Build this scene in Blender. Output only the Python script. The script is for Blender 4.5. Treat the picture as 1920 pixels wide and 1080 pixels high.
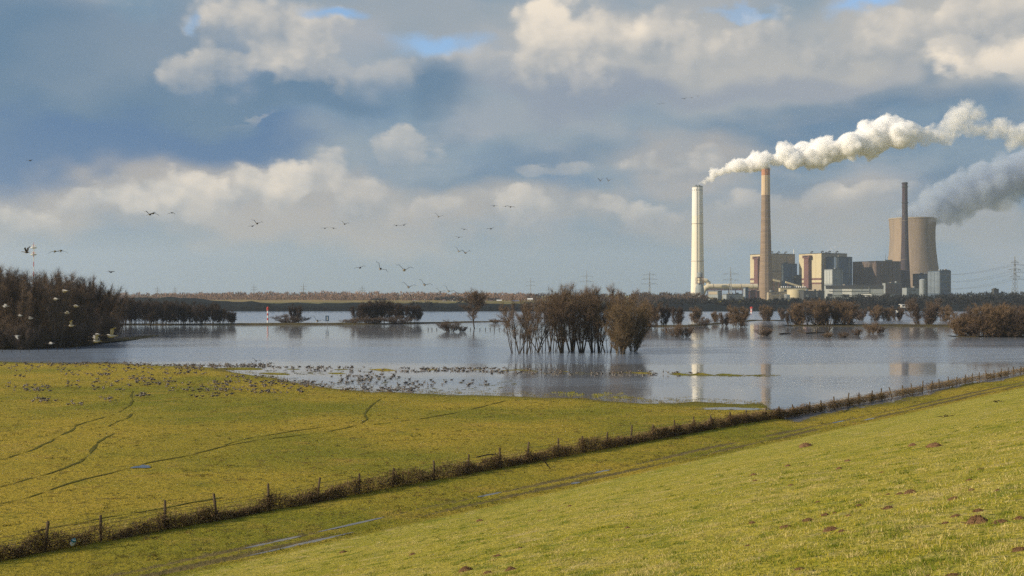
import bpy, math, random
import numpy as np

# ------------------------------------------------------------------ camera, sky, sun, exposure
for _o in list(bpy.data.objects):
    bpy.data.objects.remove(_o)
SC = bpy.context.scene
COL = SC.collection
CAM_Z, FPX, HORIZON = 14.0, 2000.0, 552.0
PITCH = math.atan((HORIZON - 540.0) / FPX)

cam_data = bpy.data.cameras.new('camera')
cam_data.sensor_width = 36.0
cam_data.lens = FPX / 1920.0 * 36.0
cam_data.clip_start = 0.2
cam_data.clip_end = 60000.0
cam = bpy.data.objects.new('camera', cam_data)
COL.objects.link(cam)
cam.location = (0, 0, CAM_Z)
cam.rotation_euler = (math.pi / 2 + PITCH, 0, 0)
SC.camera = cam

SUN_AZ, SUN_EL = math.radians(253.0), math.radians(23.0)      # azimuth clockwise from +Y
SUN_DIR = np.array([math.sin(SUN_AZ) * math.cos(SUN_EL), math.cos(SUN_AZ) * math.cos(SUN_EL), math.sin(SUN_EL)])
sun_data = bpy.data.lights.new('sun', 'SUN')
sun_data.energy = 5.0
sun_data.angle = math.radians(0.55)
sun_data.color = (1.0, 0.84, 0.62)
sun = bpy.data.objects.new('sun', sun_data)
COL.objects.link(sun)
sun.rotation_euler = (math.pi / 2 - SUN_EL, 0, math.pi - SUN_AZ)

SC.view_settings.view_transform = 'Standard'
SC.view_settings.look = 'None'
SC.view_settings.exposure = 0.24
SC.view_settings.gamma = 1.0
SC.view_settings.use_curve_mapping = False
SC.cycles.use_denoising = False
SC.cycles.adaptive_threshold = 0.02
SC.cycles.volume_bounces = 32
SC.cycles.max_bounces = 40
SC.cycles.diffuse_bounces = 2
SC.cycles.transparent_max_bounces = 16
SC.cycles.sample_clamp_indirect = 3.0


def pxdir(px, py):
    cx, cy = (px - 960.0) / FPX, (540.0 - py) / FPX
    c, s = math.cos(PITCH), math.sin(PITCH)
    return np.array([cx, c - cy * s, cy * c + s])


def at(px, py, depth):
    """the point at a given distance in front of the dyke that shows at this spot of the photograph"""
    d = pxdir(px, py)
    d = d * (depth / d[1])
    return np.array([d[0], d[1], CAM_Z + d[2]])


def on_level(px, py, z=0.0):
    d = pxdir(px, py)
    t = (z - CAM_Z) / d[2]
    return np.array([d[0] * t, d[1] * t, z])


def lin(r, g, b):
    def f(c):
        c /= 255.0
        return c / 12.92 if c <= 0.04045 else ((c + 0.055) / 1.055) ** 2.4
    return (f(r), f(g), f(b))


class Nodes:
    """small helper to write node trees as expressions"""
    def __init__(self, tree):
        self.t = tree
        tree.nodes.clear()

    def new(self, kind, **props):
        n = self.t.nodes.new(kind)
        for k, v in props.items():
            setattr(n, k, v)
        return n

    def put(self, sock, v):
        if v is None:
            return
        if isinstance(v, bpy.types.NodeSocket):
            self.t.links.new(v, sock)
        elif isinstance(v, (tuple, list)) and sock.type == 'RGBA':
            sock.default_value = tuple(v) + ((1.0,) if len(v) == 3 else ())
        else:
            sock.default_value = v

    def m(self, op, a, b=None, c=None, clamp=False):
        n = self.new('ShaderNodeMath', operation=op, use_clamp=clamp)
        for i, v in enumerate((a, b, c)):
            self.put(n.inputs[i], v)
        return n.outputs[0]

    def v(self, op, a, b=None, c=None, out=0):
        n = self.new('ShaderNodeVectorMath', operation=op)
        for i, x in enumerate((a, b, c)):
            if x is not None:
                self.put(n.inputs[i], x)
        return n.outputs[out]

    def scale(self, a, s):
        n = self.new('ShaderNodeVectorMath', operation='SCALE')
        self.put(n.inputs[0], a)
        self.put(n.inputs['Scale'], s)
        return n.outputs[0]

    def noise(self, vec, scale, detail=4.0, rough=0.5, dist=0.0, col=False):
        n = self.new('ShaderNodeTexNoise')
        self.put(n.inputs['Vector'], vec)
        self.put(n.inputs['Scale'], scale)
        self.put(n.inputs['Detail'], detail)
        self.put(n.inputs['Roughness'], rough)
        self.put(n.inputs['Distortion'], dist)
        return n.outputs['Color' if col else 'Fac']

    def mix(self, f, a, b):
        n = self.new('ShaderNodeMix', data_type='RGBA')
        self.put(n.inputs[0], f)
        self.put(n.inputs[6], a)
        self.put(n.inputs[7], b)
        return n.outputs[2]

    def smooth(self, x, lo, hi, a=0.0, b=1.0):
        n = self.new('ShaderNodeMapRange', interpolation_type='SMOOTHSTEP')
        for i, v in enumerate((x, lo, hi, a, b)):
            self.put(n.inputs[i], v)
        return n.outputs[0]

    def ramp(self, x, stops, interp='LINEAR'):
        n = self.new('ShaderNodeValToRGB')
        cr = n.color_ramp
        cr.interpolation = interp
        while len(cr.elements) > 1:
            cr.elements.remove(cr.elements[-1])
        for i, (p, c) in enumerate(stops):
            e = cr.elements[0] if i == 0 else cr.elements.new(p)
            e.position = p
            e.color = tuple(c) + (1.0,)
        self.put(n.inputs[0], x)
        return n.outputs[0]


# ---- world: physical clear sky seen through the gaps of a procedural cloud cover
world = bpy.data.worlds.new('World')
SC.world = world
world.use_nodes = True
world.cycles.sampling_method = 'NONE'
W = Nodes(world.node_tree)
dirn = W.new('ShaderNodeTexCoord').outputs['Generated']
sep = W.new('ShaderNodeSeparateXYZ')
W.put(sep.inputs[0], dirn)
U = W.m('ARCTAN2', sep.outputs[0], sep.outputs[1])
V = W.m('ARCSINE', sep.outputs[2])
cmb = W.new('ShaderNodeCombineXYZ')
W.put(cmb.inputs[0], U)
W.put(cmb.inputs[1], V)
UV = cmb.outputs[0]
flat = W.v('MULTIPLY', dirn, (1.0, 1.0, 1.7))
nA = W.noise(flat, 9.0, 3.0, 0.5, col=True)
nB = W.noise(flat, 34.0, 5.0, 0.62, col=True)
wA = W.v('SUBTRACT', nA, (0.5, 0.5, 0.5))
wB = W.v('SUBTRACT', nB, (0.5, 0.5, 0.5))


def cells(p):
    vn = W.new('ShaderNodeTexVoronoi', feature='SMOOTH_F1', voronoi_dimensions='2D')
    W.put(vn.inputs['Vector'], p)
    W.put(vn.inputs['Scale'], 17.0)
    W.put(vn.inputs['Detail'], 2.0)
    W.put(vn.inputs['Roughness'], 0.5)
    W.put(vn.inputs['Lacunarity'], 2.3)
    W.put(vn.inputs['Smoothness'], 0.25)
    return vn.outputs['Distance']


cell_p = W.v('ADD', UV, W.scale(wB, 0.018))
cA = cells(cell_p)
cB = cells(W.v('ADD', cell_p, (-0.007, 0.008, 0.0)))
billow = W.m('SUBTRACT', cA, 0.42)                                   # cauliflower edges
soft_p = W.v('ADD', UV, W.scale(wA, 0.13))
crisp_p = W.v('ADD', W.v('ADD', UV, W.scale(wA, 0.085)), W.scale(wB, 0.026))
# shading relief: the same noise looked up a step towards the sun
sunstep = (-0.018, 0.0, 0.026)
r0 = W.noise(flat, 13.0, 4.0, 0.56)
r1 = W.noise(W.v('ADD', flat, sunstep), 13.0, 4.0, 0.56)
relief = W.m('ADD', W.m('MULTIPLY', W.m('SUBTRACT', r0, r1), 1.3), W.m('MULTIPLY', W.m('SUBTRACT', cB, cA), 0.55))


def sky_blob(p, px, py, rx, ry, lo, hi, rag=0.0):
    """1 inside an ellipse of the sky (directions given by a spot in the photograph), 0 outside"""
    d = pxdir(px, py)
    d = d / np.linalg.norm(d)
    u0, v0 = math.atan2(d[0], d[1]), math.asin(d[2])
    sx, sy = FPX / rx, FPX / ry
    q = W.v('MULTIPLY_ADD', p, (sx, sy, 0.0), (-u0 * sx, -v0 * sy, 0.0))
    r = W.v('LENGTH', q, out=1)
    if rag:
        r = W.m('MULTIPLY_ADD', billow, rag, r)
    return W.smooth(r, hi, lo)


# base layer of stratus: slate near the horizon, bluer and darker higher up
base = W.ramp(W.m('MULTIPLY', V, 1.0 / 0.6), [
    (0.0, lin(126, 146, 160)), (0.07, lin(126, 148, 164)), (0.17, lin(126, 149, 168)), (0.32, lin(118, 147, 170)),
    (0.46, lin(126, 151, 170)), (0.75, lin(140, 158, 176)), (1.0, lin(150, 163, 178))])
nC = W.noise(W.v('MULTIPLY', dirn, (1.0, 1.0, 2.6)), 6.5, 4.0, 0.52)
nD = W.noise(W.v('MULTIPLY', dirn, (1.0, 1.0, 3.2)), 14.0, 4.0, 0.55)
high = W.smooth(V, 0.03, 0.10)
base = W.mix(W.m('MULTIPLY', W.smooth(nC, 0.46, 0.66), W.m('MULTIPLY', high, 0.7)), base, lin(163, 169, 178))
base = W.mix(W.m('MULTIPLY', W.smooth(nC, 0.48, 0.34), W.m('MULTIPLY', high, 0.55)), base, lin(84, 124, 162))
base = W.mix(W.m('MULTIPLY', W.smooth(nD, 0.52, 0.72), W.m('MULTIPLY', high, 0.35)), base, lin(178, 178, 180))

DARK, DEEP, GREY, PALE, ROSE = lin(80, 118, 150), lin(60, 108, 154), lin(148, 160, 170), lin(186, 184, 180), lin(184, 174, 164)
for (px, py, rx, ry, colr, k) in [
        (1200, 90, 420, 120, PALE, 0.8), (1720, 80, 320, 120, PALE, 0.75), (500, 80, 260, 120, lin(168, 173, 180), 0.75), (900, 150, 300, 60, lin(160, 168, 178), 0.6), (120, 150, 340, 190, DARK, 0.92), (110, 290, 430, 80, DEEP, 0.95), (430, 285, 200, 62, DEEP, 0.92),
        (190, 110, 160, 90, GREY, 0.45), (560, 205, 180, 48, DARK, 0.92), (820, 190, 110, 70, DARK, 0.9),
        (690, 330, 200, 80, GREY, 0.55), (900, 340, 110, 30, DARK, 0.45), (760, 20, 200, 60, GREY, 0.6),
        (1150, 230, 330, 80, GREY, 0.55), (1500, 250, 230, 60, DARK, 0.5), (1560, 130, 420, 90, PALE, 0.55),
        (1800, 60, 220, 70, PALE, 0.6), (1700, 200, 200, 40, DARK, 0.55), (1060, 290, 160, 40, DARK, 0.45),
        (1400, 400, 330, 60, ROSE, 0.5), (1300, 300, 150, 45, ROSE, 0.6), (1580, 360, 130, 40, ROSE, 0.5),
        (1860, 340, 140, 55, DARK, 0.75), (1840, 440, 140, 40, ROSE, 0.4), (960, 400, 300, 55, ROSE, 0.4),
        (380, 395, 700, 70, ROSE, 0.75), (1480, 345, 90, 28, DARK, 0.5), (60, 60, 200, 110, DARK, 0.5), (330, 200, 180, 60, DARK, 0.6), (1150, 175, 260, 35, lin(132, 146, 166), 0.7),
        (1500, 160, 200, 35, lin(138, 150, 168), 0.6), (480, 170, 150, 30, lin(120, 142, 168), 0.6)]:
    base = W.mix(W.m('MULTIPLY', sky_blob(soft_p, px, py, rx, ry, 0.35, 1.25), k), base, colr)

# cumulus: crisp lit tops, shaded by the relief
LIT, SHD = lin(246, 232, 212), lin(130, 146, 162)
for (px, py, rx, ry, lit, k) in [
        (480, 60, 135, 95, 0.42, 0.95), (585, 70, 95, 75, 0.46, 0.9), (420, 140, 120, 55, 0.40, 0.75), (520, 130, 130, 65, 0.30, 0.7),
        (1025, 45, 105, 100, 1.0, 1.0), (1010, 110, 85, 60, 0.75, 0.8), (1130, 75, 130, 90, 0.58, 0.95), (1260, 80, 130, 80, 0.48, 0.9), (1060, 135, 120, 55, 0.50, 0.75),
        (1460, 60, 100, 62, 0.52, 0.85), (1560, 85, 110, 60, 0.42, 0.7), (1850, 118, 125, 44, 1.15, 1.0), (1790, 105, 60, 26, 1.05, 0.9), (1730, 75, 150, 60, 0.45, 0.75), (1850, 40, 140, 60, 0.5, 0.8),
        (880, 110, 90, 40, 0.45, 0.5), (450, 230, 70, 10, 0.35, 0.3), (690, 150, 120, 40, 0.35, 0.4),
        (50, 402, 66, 46, 0.66, 0.8), (220, 390, 60, 56, 0.66, 0.85), (375, 378, 85, 62, 0.70, 0.85), (445, 365, 70, 60, 0.66, 0.8), (515, 365, 80, 68, 0.72, 0.85),
        (620, 345, 80, 70, 0.44, 0.75), (765, 282, 62, 44, 0.44, 0.6), (140, 390, 90, 40, 0.40, 0.6), (290, 400, 70, 45, 0.40, 0.6),
        (700, 380, 90, 60, 0.36, 0.6), (830, 390, 60, 40, 0.44, 0.6), (985, 395, 100, 46, 0.46, 0.7), (1215, 395, 90, 40, 0.48, 0.7), (1090, 390, 70, 40, 0.36, 0.5),
        (1270, 315, 120, 38, 0.44, 0.7), (1545, 365, 65, 42, 0.44, 0.6), (1390, 385, 90, 35, 0.40, 0.5), (1650, 360, 90, 30, 0.4, 0.5),
        (1005, 320, 60, 26, 0.40, 0.5), (1100, 318, 60, 24, 0.42, 0.5)]:
    mask = sky_blob(crisp_p, px, py, rx, ry, 0.72, 1.14, 0.68)
    d = pxdir(px, py)
    v0 = math.asin(d[2] / np.linalg.norm(d))
    low = W.smooth(V, v0 - 1.15 * ry / FPX, v0 + 0.55 * ry / FPX)   # cloud bases dissolve
    body = W.m('MULTIPLY', mask, W.m('MULTIPLY_ADD', low, 0.7, 0.3))
    tone = W.m('ADD', W.m('MULTIPLY_ADD', low, 0.44, lit - 0.40), W.m('MULTIPLY', relief, 0.8), clamp=True)
    base = W.mix(W.m('MULTIPLY', body, k), base, W.mix(tone, SHD, LIT))

gap = None
for (px, py, rx, ry, k) in [(645, 35, 70, 26, 1.0), (815, 85, 130, 36, 1.0), (1600, 12, 85, 32, 1.0), (350, 50, 20, 18, 0.5),
                            (1380, 8, 80, 12, 0.5)]:
    g = W.m('MULTIPLY', sky_blob(crisp_p, px, py, rx, ry, 0.25, 1.1, 0.3), k)
    gap = g if gap is None else W.m('MAXIMUM', gap, g)
away = W.smooth(V, 0.30, 0.5)
gap = W.m('MAXIMUM', gap, W.m('MULTIPLY', W.smooth(nC, 0.56, 0.66), away))      # broken cover overhead

sky = W.new('ShaderNodeTexSky', sky_type='NISHITA', sun_disc=False)
sky.sun_elevation = SUN_EL
sky.sun_rotation = SUN_AZ
sky.air_density = 1.0
sky.dust_density = 0.3
sky.ozone_density = 3.0
bg_sky = W.new('ShaderNodeBackground')
W.put(bg_sky.inputs[0], sky.outputs[0])
bg_sky.inputs[1].default_value = 0.15
bg_cloud = W.new('ShaderNodeBackground')
W.put(bg_cloud.inputs[0], base)
bg_cloud.inputs[1].default_value = 0.847
mixw = W.new('ShaderNodeMixShader')
W.put(mixw.inputs[0], gap)
W.put(mixw.inputs[1], bg_cloud.outputs[0])
W.put(mixw.inputs[2], bg_sky.outputs[0])
W.put(W.new('ShaderNodeOutputWorld').inputs[0], mixw.outputs[0])

# ------------------------------------------------------------------ helpers
RNG = np.random.default_rng(7)
random.seed(7)


def tag(o, label=None, cat=None, group=None, kind=None):
    if label:
        o['label'] = label
    if cat:
        o['category'] = cat
    if group:
        o['group'] = group
    if kind:
        o['kind'] = kind
    return o


def empty(name, loc=(0, 0, 0), rz=0.0, scale=1.0):
    o = bpy.data.objects.new(name, None)
    o.location = tuple(float(c) for c in loc)
    o.rotation_euler = (0, 0, rz)
    o.scale = (scale, scale, scale)
    o.empty_display_size = 0.1
    COL.objects.link(o)
    return o


def link_mesh(name, me, parent=None, loc=None, rz=0.0):
    o = bpy.data.objects.new(name, me)
    COL.objects.link(o)
    if parent is not None:
        o.parent = parent
    if loc is not None:
        o.location = tuple(float(c) for c in loc)
    if rz:
        o.rotation_euler = (0, 0, rz)
    return o


def tri_mesh(name, verts, faces, mats, smooth=False, colors=None, attrs=None):
    """mesh from numpy arrays; faces all of one size"""
    verts = np.asarray(verts, dtype=np.float32)
    faces = np.asarray(faces, dtype=np.int32)
    me = bpy.data.meshes.new(name)
    n, k = faces.shape
    me.vertices.add(len(verts))
    me.vertices.foreach_set('co', verts.ravel())
    me.loops.add(n * k)
    me.loops.foreach_set('vertex_index', faces.ravel())
    me.polygons.add(n)
    me.polygons.foreach_set('loop_start', np.arange(0, n * k, k, dtype=np.int32))
    if smooth:
        me.polygons.foreach_set('use_smooth', np.ones(n, dtype=bool))
    me.update(calc_edges=True)
    if colors is not None:
        ca = me.color_attributes.new('tint', 'FLOAT_COLOR', 'POINT')
        c4 = np.ones((len(verts), 4), dtype=np.float32)
        c4[:, :3] = colors
        ca.data.foreach_set('color', c4.ravel())
    for key, val in (attrs or {}).items():
        a = me.attributes.new(key, 'FLOAT', 'POINT')
        a.data.foreach_set('value', np.asarray(val, dtype=np.float32))
    for m_ in mats if isinstance(mats, (list, tuple)) else [mats]:
        me.materials.append(m_)
    return me


class MB:
    """collects boxes, tubes and lofts into one mesh"""
    def __init__(self):
        self.v, self.f, self.mi = [], [], []

    def add(self, verts, faces, mi=0):
        b = len(self.v)
        self.v.extend([tuple(float(c) for c in p) for p in verts])
        self.f.extend([tuple(i + b for i in f) for f in faces])
        self.mi.extend([mi] * len(faces))

    def box(self, lo, hi, mi=0, bev=0.0):
        x0, y0, z0 = lo
        x1, y1, z1 = hi
        if bev <= 0:
            v = [(x0, y0, z0), (x1, y0, z0), (x1, y1, z0), (x0, y1, z0), (x0, y0, z1), (x1, y0, z1), (x1, y1, z1), (x0, y1, z1)]
            self.add(v, [(0, 3, 2, 1), (4, 5, 6, 7), (0, 1, 5, 4), (1, 2, 6, 5), (2, 3, 7, 6), (3, 0, 4, 7)], mi)
        else:
            b = bev
            ring = lambda z, i: [(x0 + i, y0 + i, z), (x1 - i, y0 + i, z), (x1 - i, y1 - i, z), (x0 + i, y1 - i, z)]
            v = ring(z0, 0) + ring(z1 - b, 0) + ring(z1, b)
            f = [(3, 2, 1, 0), (8, 9, 10, 11)]
            for k in (0, 4):
                for j in range(4):
                    f.append((k + j, k + (j + 1) % 4, k + 4 + (j + 1) % 4, k + 4 + j))
            self.add(v, f, mi)
        return self

    def tube(self, pts, rad, n=8, mi=0, caps=True):
        pts = [np.array(p, float) for p in pts]
        rad = list(rad) if hasattr(rad, '__len__') else [rad] * len(pts)
        v, f = [], []
        for i, p in enumerate(pts):
            t = pts[min(i + 1, len(pts) - 1)] - pts[max(i - 1, 0)]
            t = t / (np.linalg.norm(t) + 1e-9)
            a = np.cross(t, (0, 0, 1.0) if abs(t[2]) < 0.9 else (0, 1.0, 0))
            a /= np.linalg.norm(a)
            b = np.cross(t, a)
            for k in range(n):
                w = 2 * math.pi * k / n
                v.append(p + rad[i] * (math.cos(w) * a + math.sin(w) * b))
        for i in range(len(pts) - 1):
            for k in range(n):
                f.append((i * n + k, i * n + (k + 1) % n, (i + 1) * n + (k + 1) % n, (i + 1) * n + k))
        if caps:
            f.append(tuple(range(n - 1, -1, -1)))
            f.append(tuple((len(pts) - 1) * n + k for k in range(n)))
        self.add(v, f, mi)
        return self

    def lathe(self, prof, n=32, mi=0, centre=(0, 0), cap_top=True, cap_bot=True):
        """prof: (radius, z) from the bottom up"""
        v, f = [], []
        for r, z in prof:
            for k in range(n):
                w = 2 * math.pi * k / n
                v.append((centre[0] + r * math.cos(w), centre[1] + r * math.sin(w), z))
        for i in range(len(prof) - 1):
            for k in range(n):
                f.append((i * n + k, i * n + (k + 1) % n, (i + 1) * n + (k + 1) % n, (i + 1) * n + k))
        if cap_bot:
            f.append(tuple(range(n - 1, -1, -1)))
        if cap_top:
            f.append(tuple((len(prof) - 1) * n + k for k in range(n)))
        self.add(v, f, mi)
        return self

    def mesh(self, name, mats, smooth=False):
        me = bpy.data.meshes.new(name)
        me.from_pydata(self.v, [], self.f)
        for m_ in mats if isinstance(mats, (list, tuple)) else [mats]:
            me.materials.append(m_)
        if len(set(self.mi)) > 1:
            me.polygons.foreach_set('material_index', self.mi)
        if smooth:
            me.polygons.foreach_set('use_smooth', [True] * len(self.f))
            try:
                me.set_sharp_from_angle(angle=math.radians(40))
            except Exception:
                pass
        me.update()
        return me

    def build(self, name, mats, parent=None, smooth=False, loc=None, rz=0.0):
        return link_mesh(name, self.mesh(name, mats, smooth), parent, loc, rz)


def _hash(ix, iy, seed):
    h = (ix.astype(np.int64) * 374761393 + iy.astype(np.int64) * 668265263 + seed * 1442695041) & 0x7fffffff
    h = ((h ^ (h >> 13)) * 1274126177) & 0x7fffffff
    return ((h ^ (h >> 16)) & 0xffff) / 65535.0


def vnoise(x, y, seed=0):
    """smooth lattice noise, 0..1"""
    x, y = np.asarray(x, float), np.asarray(y, float)
    ix, iy = np.floor(x), np.floor(y)
    fx, fy = x - ix, y - iy
    fx, fy = fx * fx * (3 - 2 * fx), fy * fy * (3 - 2 * fy)
    a, b = _hash(ix, iy, seed), _hash(ix + 1, iy, seed)
    c, d = _hash(ix, iy + 1, seed), _hash(ix + 1, iy + 1, seed)
    return (a * (1 - fx) + b * fx) * (1 - fy) + (c * (1 - fx) + d * fx) * fy


def fbm(x, y, seed=0, octaves=3):
    s, a, t = 0.0, 0.5, 0.0
    for k in range(octaves):
        s = s + a * vnoise(np.asarray(x) * 2 ** k, np.asarray(y) * 2 ** k, seed + k * 17)
        t += a
        a *= 0.5
    return s / t


# ------------------------------------------------------------------ materials
def new_mat(name):
    m = bpy.data.materials.new(name)
    m.use_nodes = True
    N = Nodes(m.node_tree)
    out = N.new('ShaderNodeOutputMaterial')
    bs = N.new('ShaderNodeBsdfPrincipled')
    N.put(out.inputs[0], bs.outputs[0])
    return m, N, bs, out


def solid(name, c, c2=None, scale=3.0, rough=0.8, bump=0.0, metallic=0.0, stretch=(1, 1, 1), detail=5.0, lo=0.35, hi=0.68):
    """painted or mineral surface with a second tone in soft blotches"""
    m, N, bs, out = new_mat(name)
    co = N.v('MULTIPLY', N.new('ShaderNodeTexCoord').outputs['Object'], stretch)
    n = N.noise(co, scale, detail, 0.6)
    if c2 is None:
        c2 = tuple(x * 0.82 for x in c)
    N.put(bs.inputs['Base Color'], N.mix(N.smooth(n, lo, hi), c, c2))
    bs.inputs['Roughness'].default_value = rough
    bs.inputs['Metallic'].default_value = metallic
    bs.inputs['Specular IOR Level'].default_value = 0.05 if rough >= 0.85 else 0.3
    if bump:
        b = N.new('ShaderNodeBump')
        b.inputs['Strength'].default_value = bump
        b.inputs['Distance'].default_value = 0.05
        N.put(b.inputs['Height'], n)
        N.put(bs.inputs['Normal'], b.outputs[0])
    return m


def tinted(name, mult=(1, 1, 1), rough=0.9, transl=0.0):
    """takes the tone from the 'tint' attribute of the mesh (blade by blade, straw by straw)"""
    m, N, bs, out = new_mat(name)
    a = N.new('ShaderNodeAttribute', attribute_name='tint')
    colr = N.v('MULTIPLY', a.outputs['Color'], mult)
    N.put(bs.inputs['Base Color'], colr)
    bs.inputs['Roughness'].default_value = rough
    bs.inputs['Specular IOR Level'].default_value = 0.15
    if transl:
        tr = N.new('ShaderNodeBsdfTranslucent')
        N.put(tr.inputs[0], colr)
        mx = N.new('ShaderNodeMixShader')
        mx.inputs[0].default_value = transl
        N.put(mx.inputs[1], bs.outputs[0])
        N.put(mx.inputs[2], tr.outputs[0])
        N.put(out.inputs[0], mx.outputs[0])
    return m


# ------------------------------------------------------------------ the lie of the land
UX, UY = 0.656, 0.755                      # direction of the dyke foot and the fence
KS = 0.258                                 # steepness of the dyke


def s_of(x, y):
    return UX * x + UY * y


def q_of(x, y):
    return UY * x - UX * y


def from_sq(s, q):
    return UX * s + UY * q, UY * s - UX * q


_sh = [on_level(px, py) for px, py in [
    (-900, 676), (-300, 677), (0, 679), (130, 681), (220, 683), (330, 688), (420, 696), (500, 706), (560, 717), (640, 731), (740, 738),
    (850, 739), (940, 741), (1100, 749), (1300, 756), (1430, 760)]]
_sh_t = np.array([p[0] / p[1] for p in _sh])
_sh_y = np.array([p[1] for p in _sh])


def shore_dist(x, y):
    """metres of land between this point and the flood, negative out in the water"""
    yy = np.maximum(y, 1.0)
    t = x / yy
    ys = np.interp(t, _sh_t, _sh_y)
    tf = np.clip(t, -1, 0.80)
    yf = 54.4 / (0.656 - 0.755 * tf)
    blend = np.clip((t - 0.235) / 0.03, 0, 1)
    ys = ys * (1 - blend) + yf * blend
    return np.where(y < 5, 80.0, ys - y)


SPITS = [((300, 690), (690, 693), 2.6, 0.30), ((520, 701), (660, 700), 1.6, 0.34), ((690, 694), (960, 693), 1.6, 0.36),
         ((960, 695), (1210, 699), 1.5, 0.40), ((1290, 703), (1460, 705), 1.8, 0.36), ((1180, 700), (1330, 703), 1.3, 0.34)]
_sp = [(on_level(*a)[:2], on_level(*b)[:2], w, h) for a, b, w, h in SPITS]


def ground_z(x, y):
    x, y = np.asarray(x, float), np.asarray(y, float)
    s, q = s_of(x, y), q_of(x, y)
    d = shore_dist(x, y) + 11.0 * (fbm(x / 8.0, y / 10.0, 3, 4) - 0.5) * np.clip((np.abs(s - 60) < 400), 0, 1)
    land = np.where(d > 0, 0.30 * (1 - np.exp(-np.maximum(d, 0) / 12.0)), -0.42 * (1 - np.exp(np.minimum(d, 0) / 30.0)))
    land = land + 0.06 * (fbm(x / 4.0, y / 5.0, 11) - 0.5)
    for a, b, w, h in _sp:
        ab = b - a
        L2 = ab @ ab
        u = np.clip(((x - a[0]) * ab[0] + (y - a[1]) * ab[1]) / L2, 0, 1)
        dx, dy = x - (a[0] + u * ab[0]), y - (a[1] + u * ab[1])
        g = np.exp(-(dx * dx / 30.0 + dy * dy / (w * w))) * (0.55 + 0.9 * fbm(x / 5.0, y / 3.0, 5))
        land = land + h * g
    a = q + 45.3
    rise = 0.5 * (a + np.sqrt(a * a + 3.0))
    rise = np.where(q > 0.0, 45.3 + 0.5 * (1 - np.exp(-np.maximum(q, 0) / 0.5)), rise)
    rise = np.where(q > 6.0, np.maximum(45.8 - (q - 6.0), 6.0), rise)
    z = land + KS * rise
    wob = 0.35 * (vnoise(s / 17.0, s * 0 + 2.5, 8) - 0.5) * 2
    rut = np.exp(-((q + 47.3 + wob) / 0.30) ** 2) + np.exp(-((q + 49.0 + wob) / 0.32) ** 2)
    z = z - 0.085 * rut * (0.6 + 0.8 * vnoise(s / 6.0, q * 0, 4))
    crest = np.exp(-((q + 48.15 + wob) / 0.5) ** 2) + np.exp(-((q + 46.6 + wob) / 0.3) ** 2) + np.exp(-((q + 49.8 + wob) / 0.35) ** 2)
    z = z + 0.05 * crest * (vnoise(s / 1.3, q / 0.5, 9) - 0.2)
    near = np.clip((q + 46.0) / 3.0, 0, 1) * np.clip((3 - q) / 2.0, 0, 1)
    z = z + near * (0.10 * (fbm(s / 2.2, q / 1.4, 21) - 0.5) + 0.30 * (fbm(s / 9.0, q / 6.0, 22) - 0.5))
    verge = np.clip((-45.5 - q) / 2.0, 0, 1) * np.clip((q + 75.0) / 15.0, 0, 1)
    z = z + verge * 0.10 * (fbm(s / 0.75, q / 0.6, 23) - 0.5)
    return z


def axis(core_lo, core_hi, step, lo, hi, grow=1.09):
    pts = list(np.arange(core_lo, core_hi + 1e-6, step))
    d, p = step, core_hi
    while p < hi:
        d *= grow
        p += d
        pts.append(p)
    d, p = step, core_lo
    while p > lo:
        d *= grow
        p -= d
        pts.insert(0, p)
    return np.array(pts)


s_ax = axis(2.0, 130.0, 0.42, -9000, 9000, 1.055)
q_ax = np.concatenate([axis(-58.0, -44.0, 0.16, -9000, -44.2, 1.075), np.arange(-43.75, 1.3, 0.33), axis(1.5, 3.0, 0.7, 1.6, 6000, 1.25)])
q_ax = np.unique(np.round(q_ax, 4))
SS, QQ = np.meshgrid(s_ax, q_ax, indexing='ij')
GX, GY = from_sq(SS, QQ)
GZ = ground_z(GX, GY)
far = np.clip((GY - 930.0) / 60.0, 0, 1)
GZ = GZ * (1 - far) + far * 3.0
nS, nQ = SS.shape
idx = np.arange(nS * nQ).reshape(nS, nQ)
gf = np.stack([idx[:-1, :-1], idx[:-1, 1:], idx[1:, 1:], idx[1:, :-1]], -1).reshape(-1, 4)[:, ::-1]
slope_w = np.clip((QQ + 46.4) / 1.6, 0, 1)
wob = 0.35 * (vnoise(SS / 17.0, SS * 0 + 2.5, 8) - 0.5) * 2
rutw = np.exp(-((QQ + 47.3 + wob) / 0.42) ** 2) + np.exp(-((QQ + 49.0 + wob) / 0.46) ** 2) + 0.35 * np.exp(-((QQ + 48.1 + wob) / 1.1) ** 2)
rutw = np.clip(rutw * (0.20 + 0.95 * vnoise(SS / 7.0, QQ * 0.3, 14)), 0, 1)
wet = np.clip((0.13 - GZ) / 0.12, 0, 1) * (QQ < -50)
gme = tri_mesh('ground', np.stack([GX, GY, GZ], -1).reshape(-1, 3), gf, [], smooth=True,
               attrs={'slope': slope_w.ravel(), 'rut': rutw.ravel(), 'wet': wet.ravel()})

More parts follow.
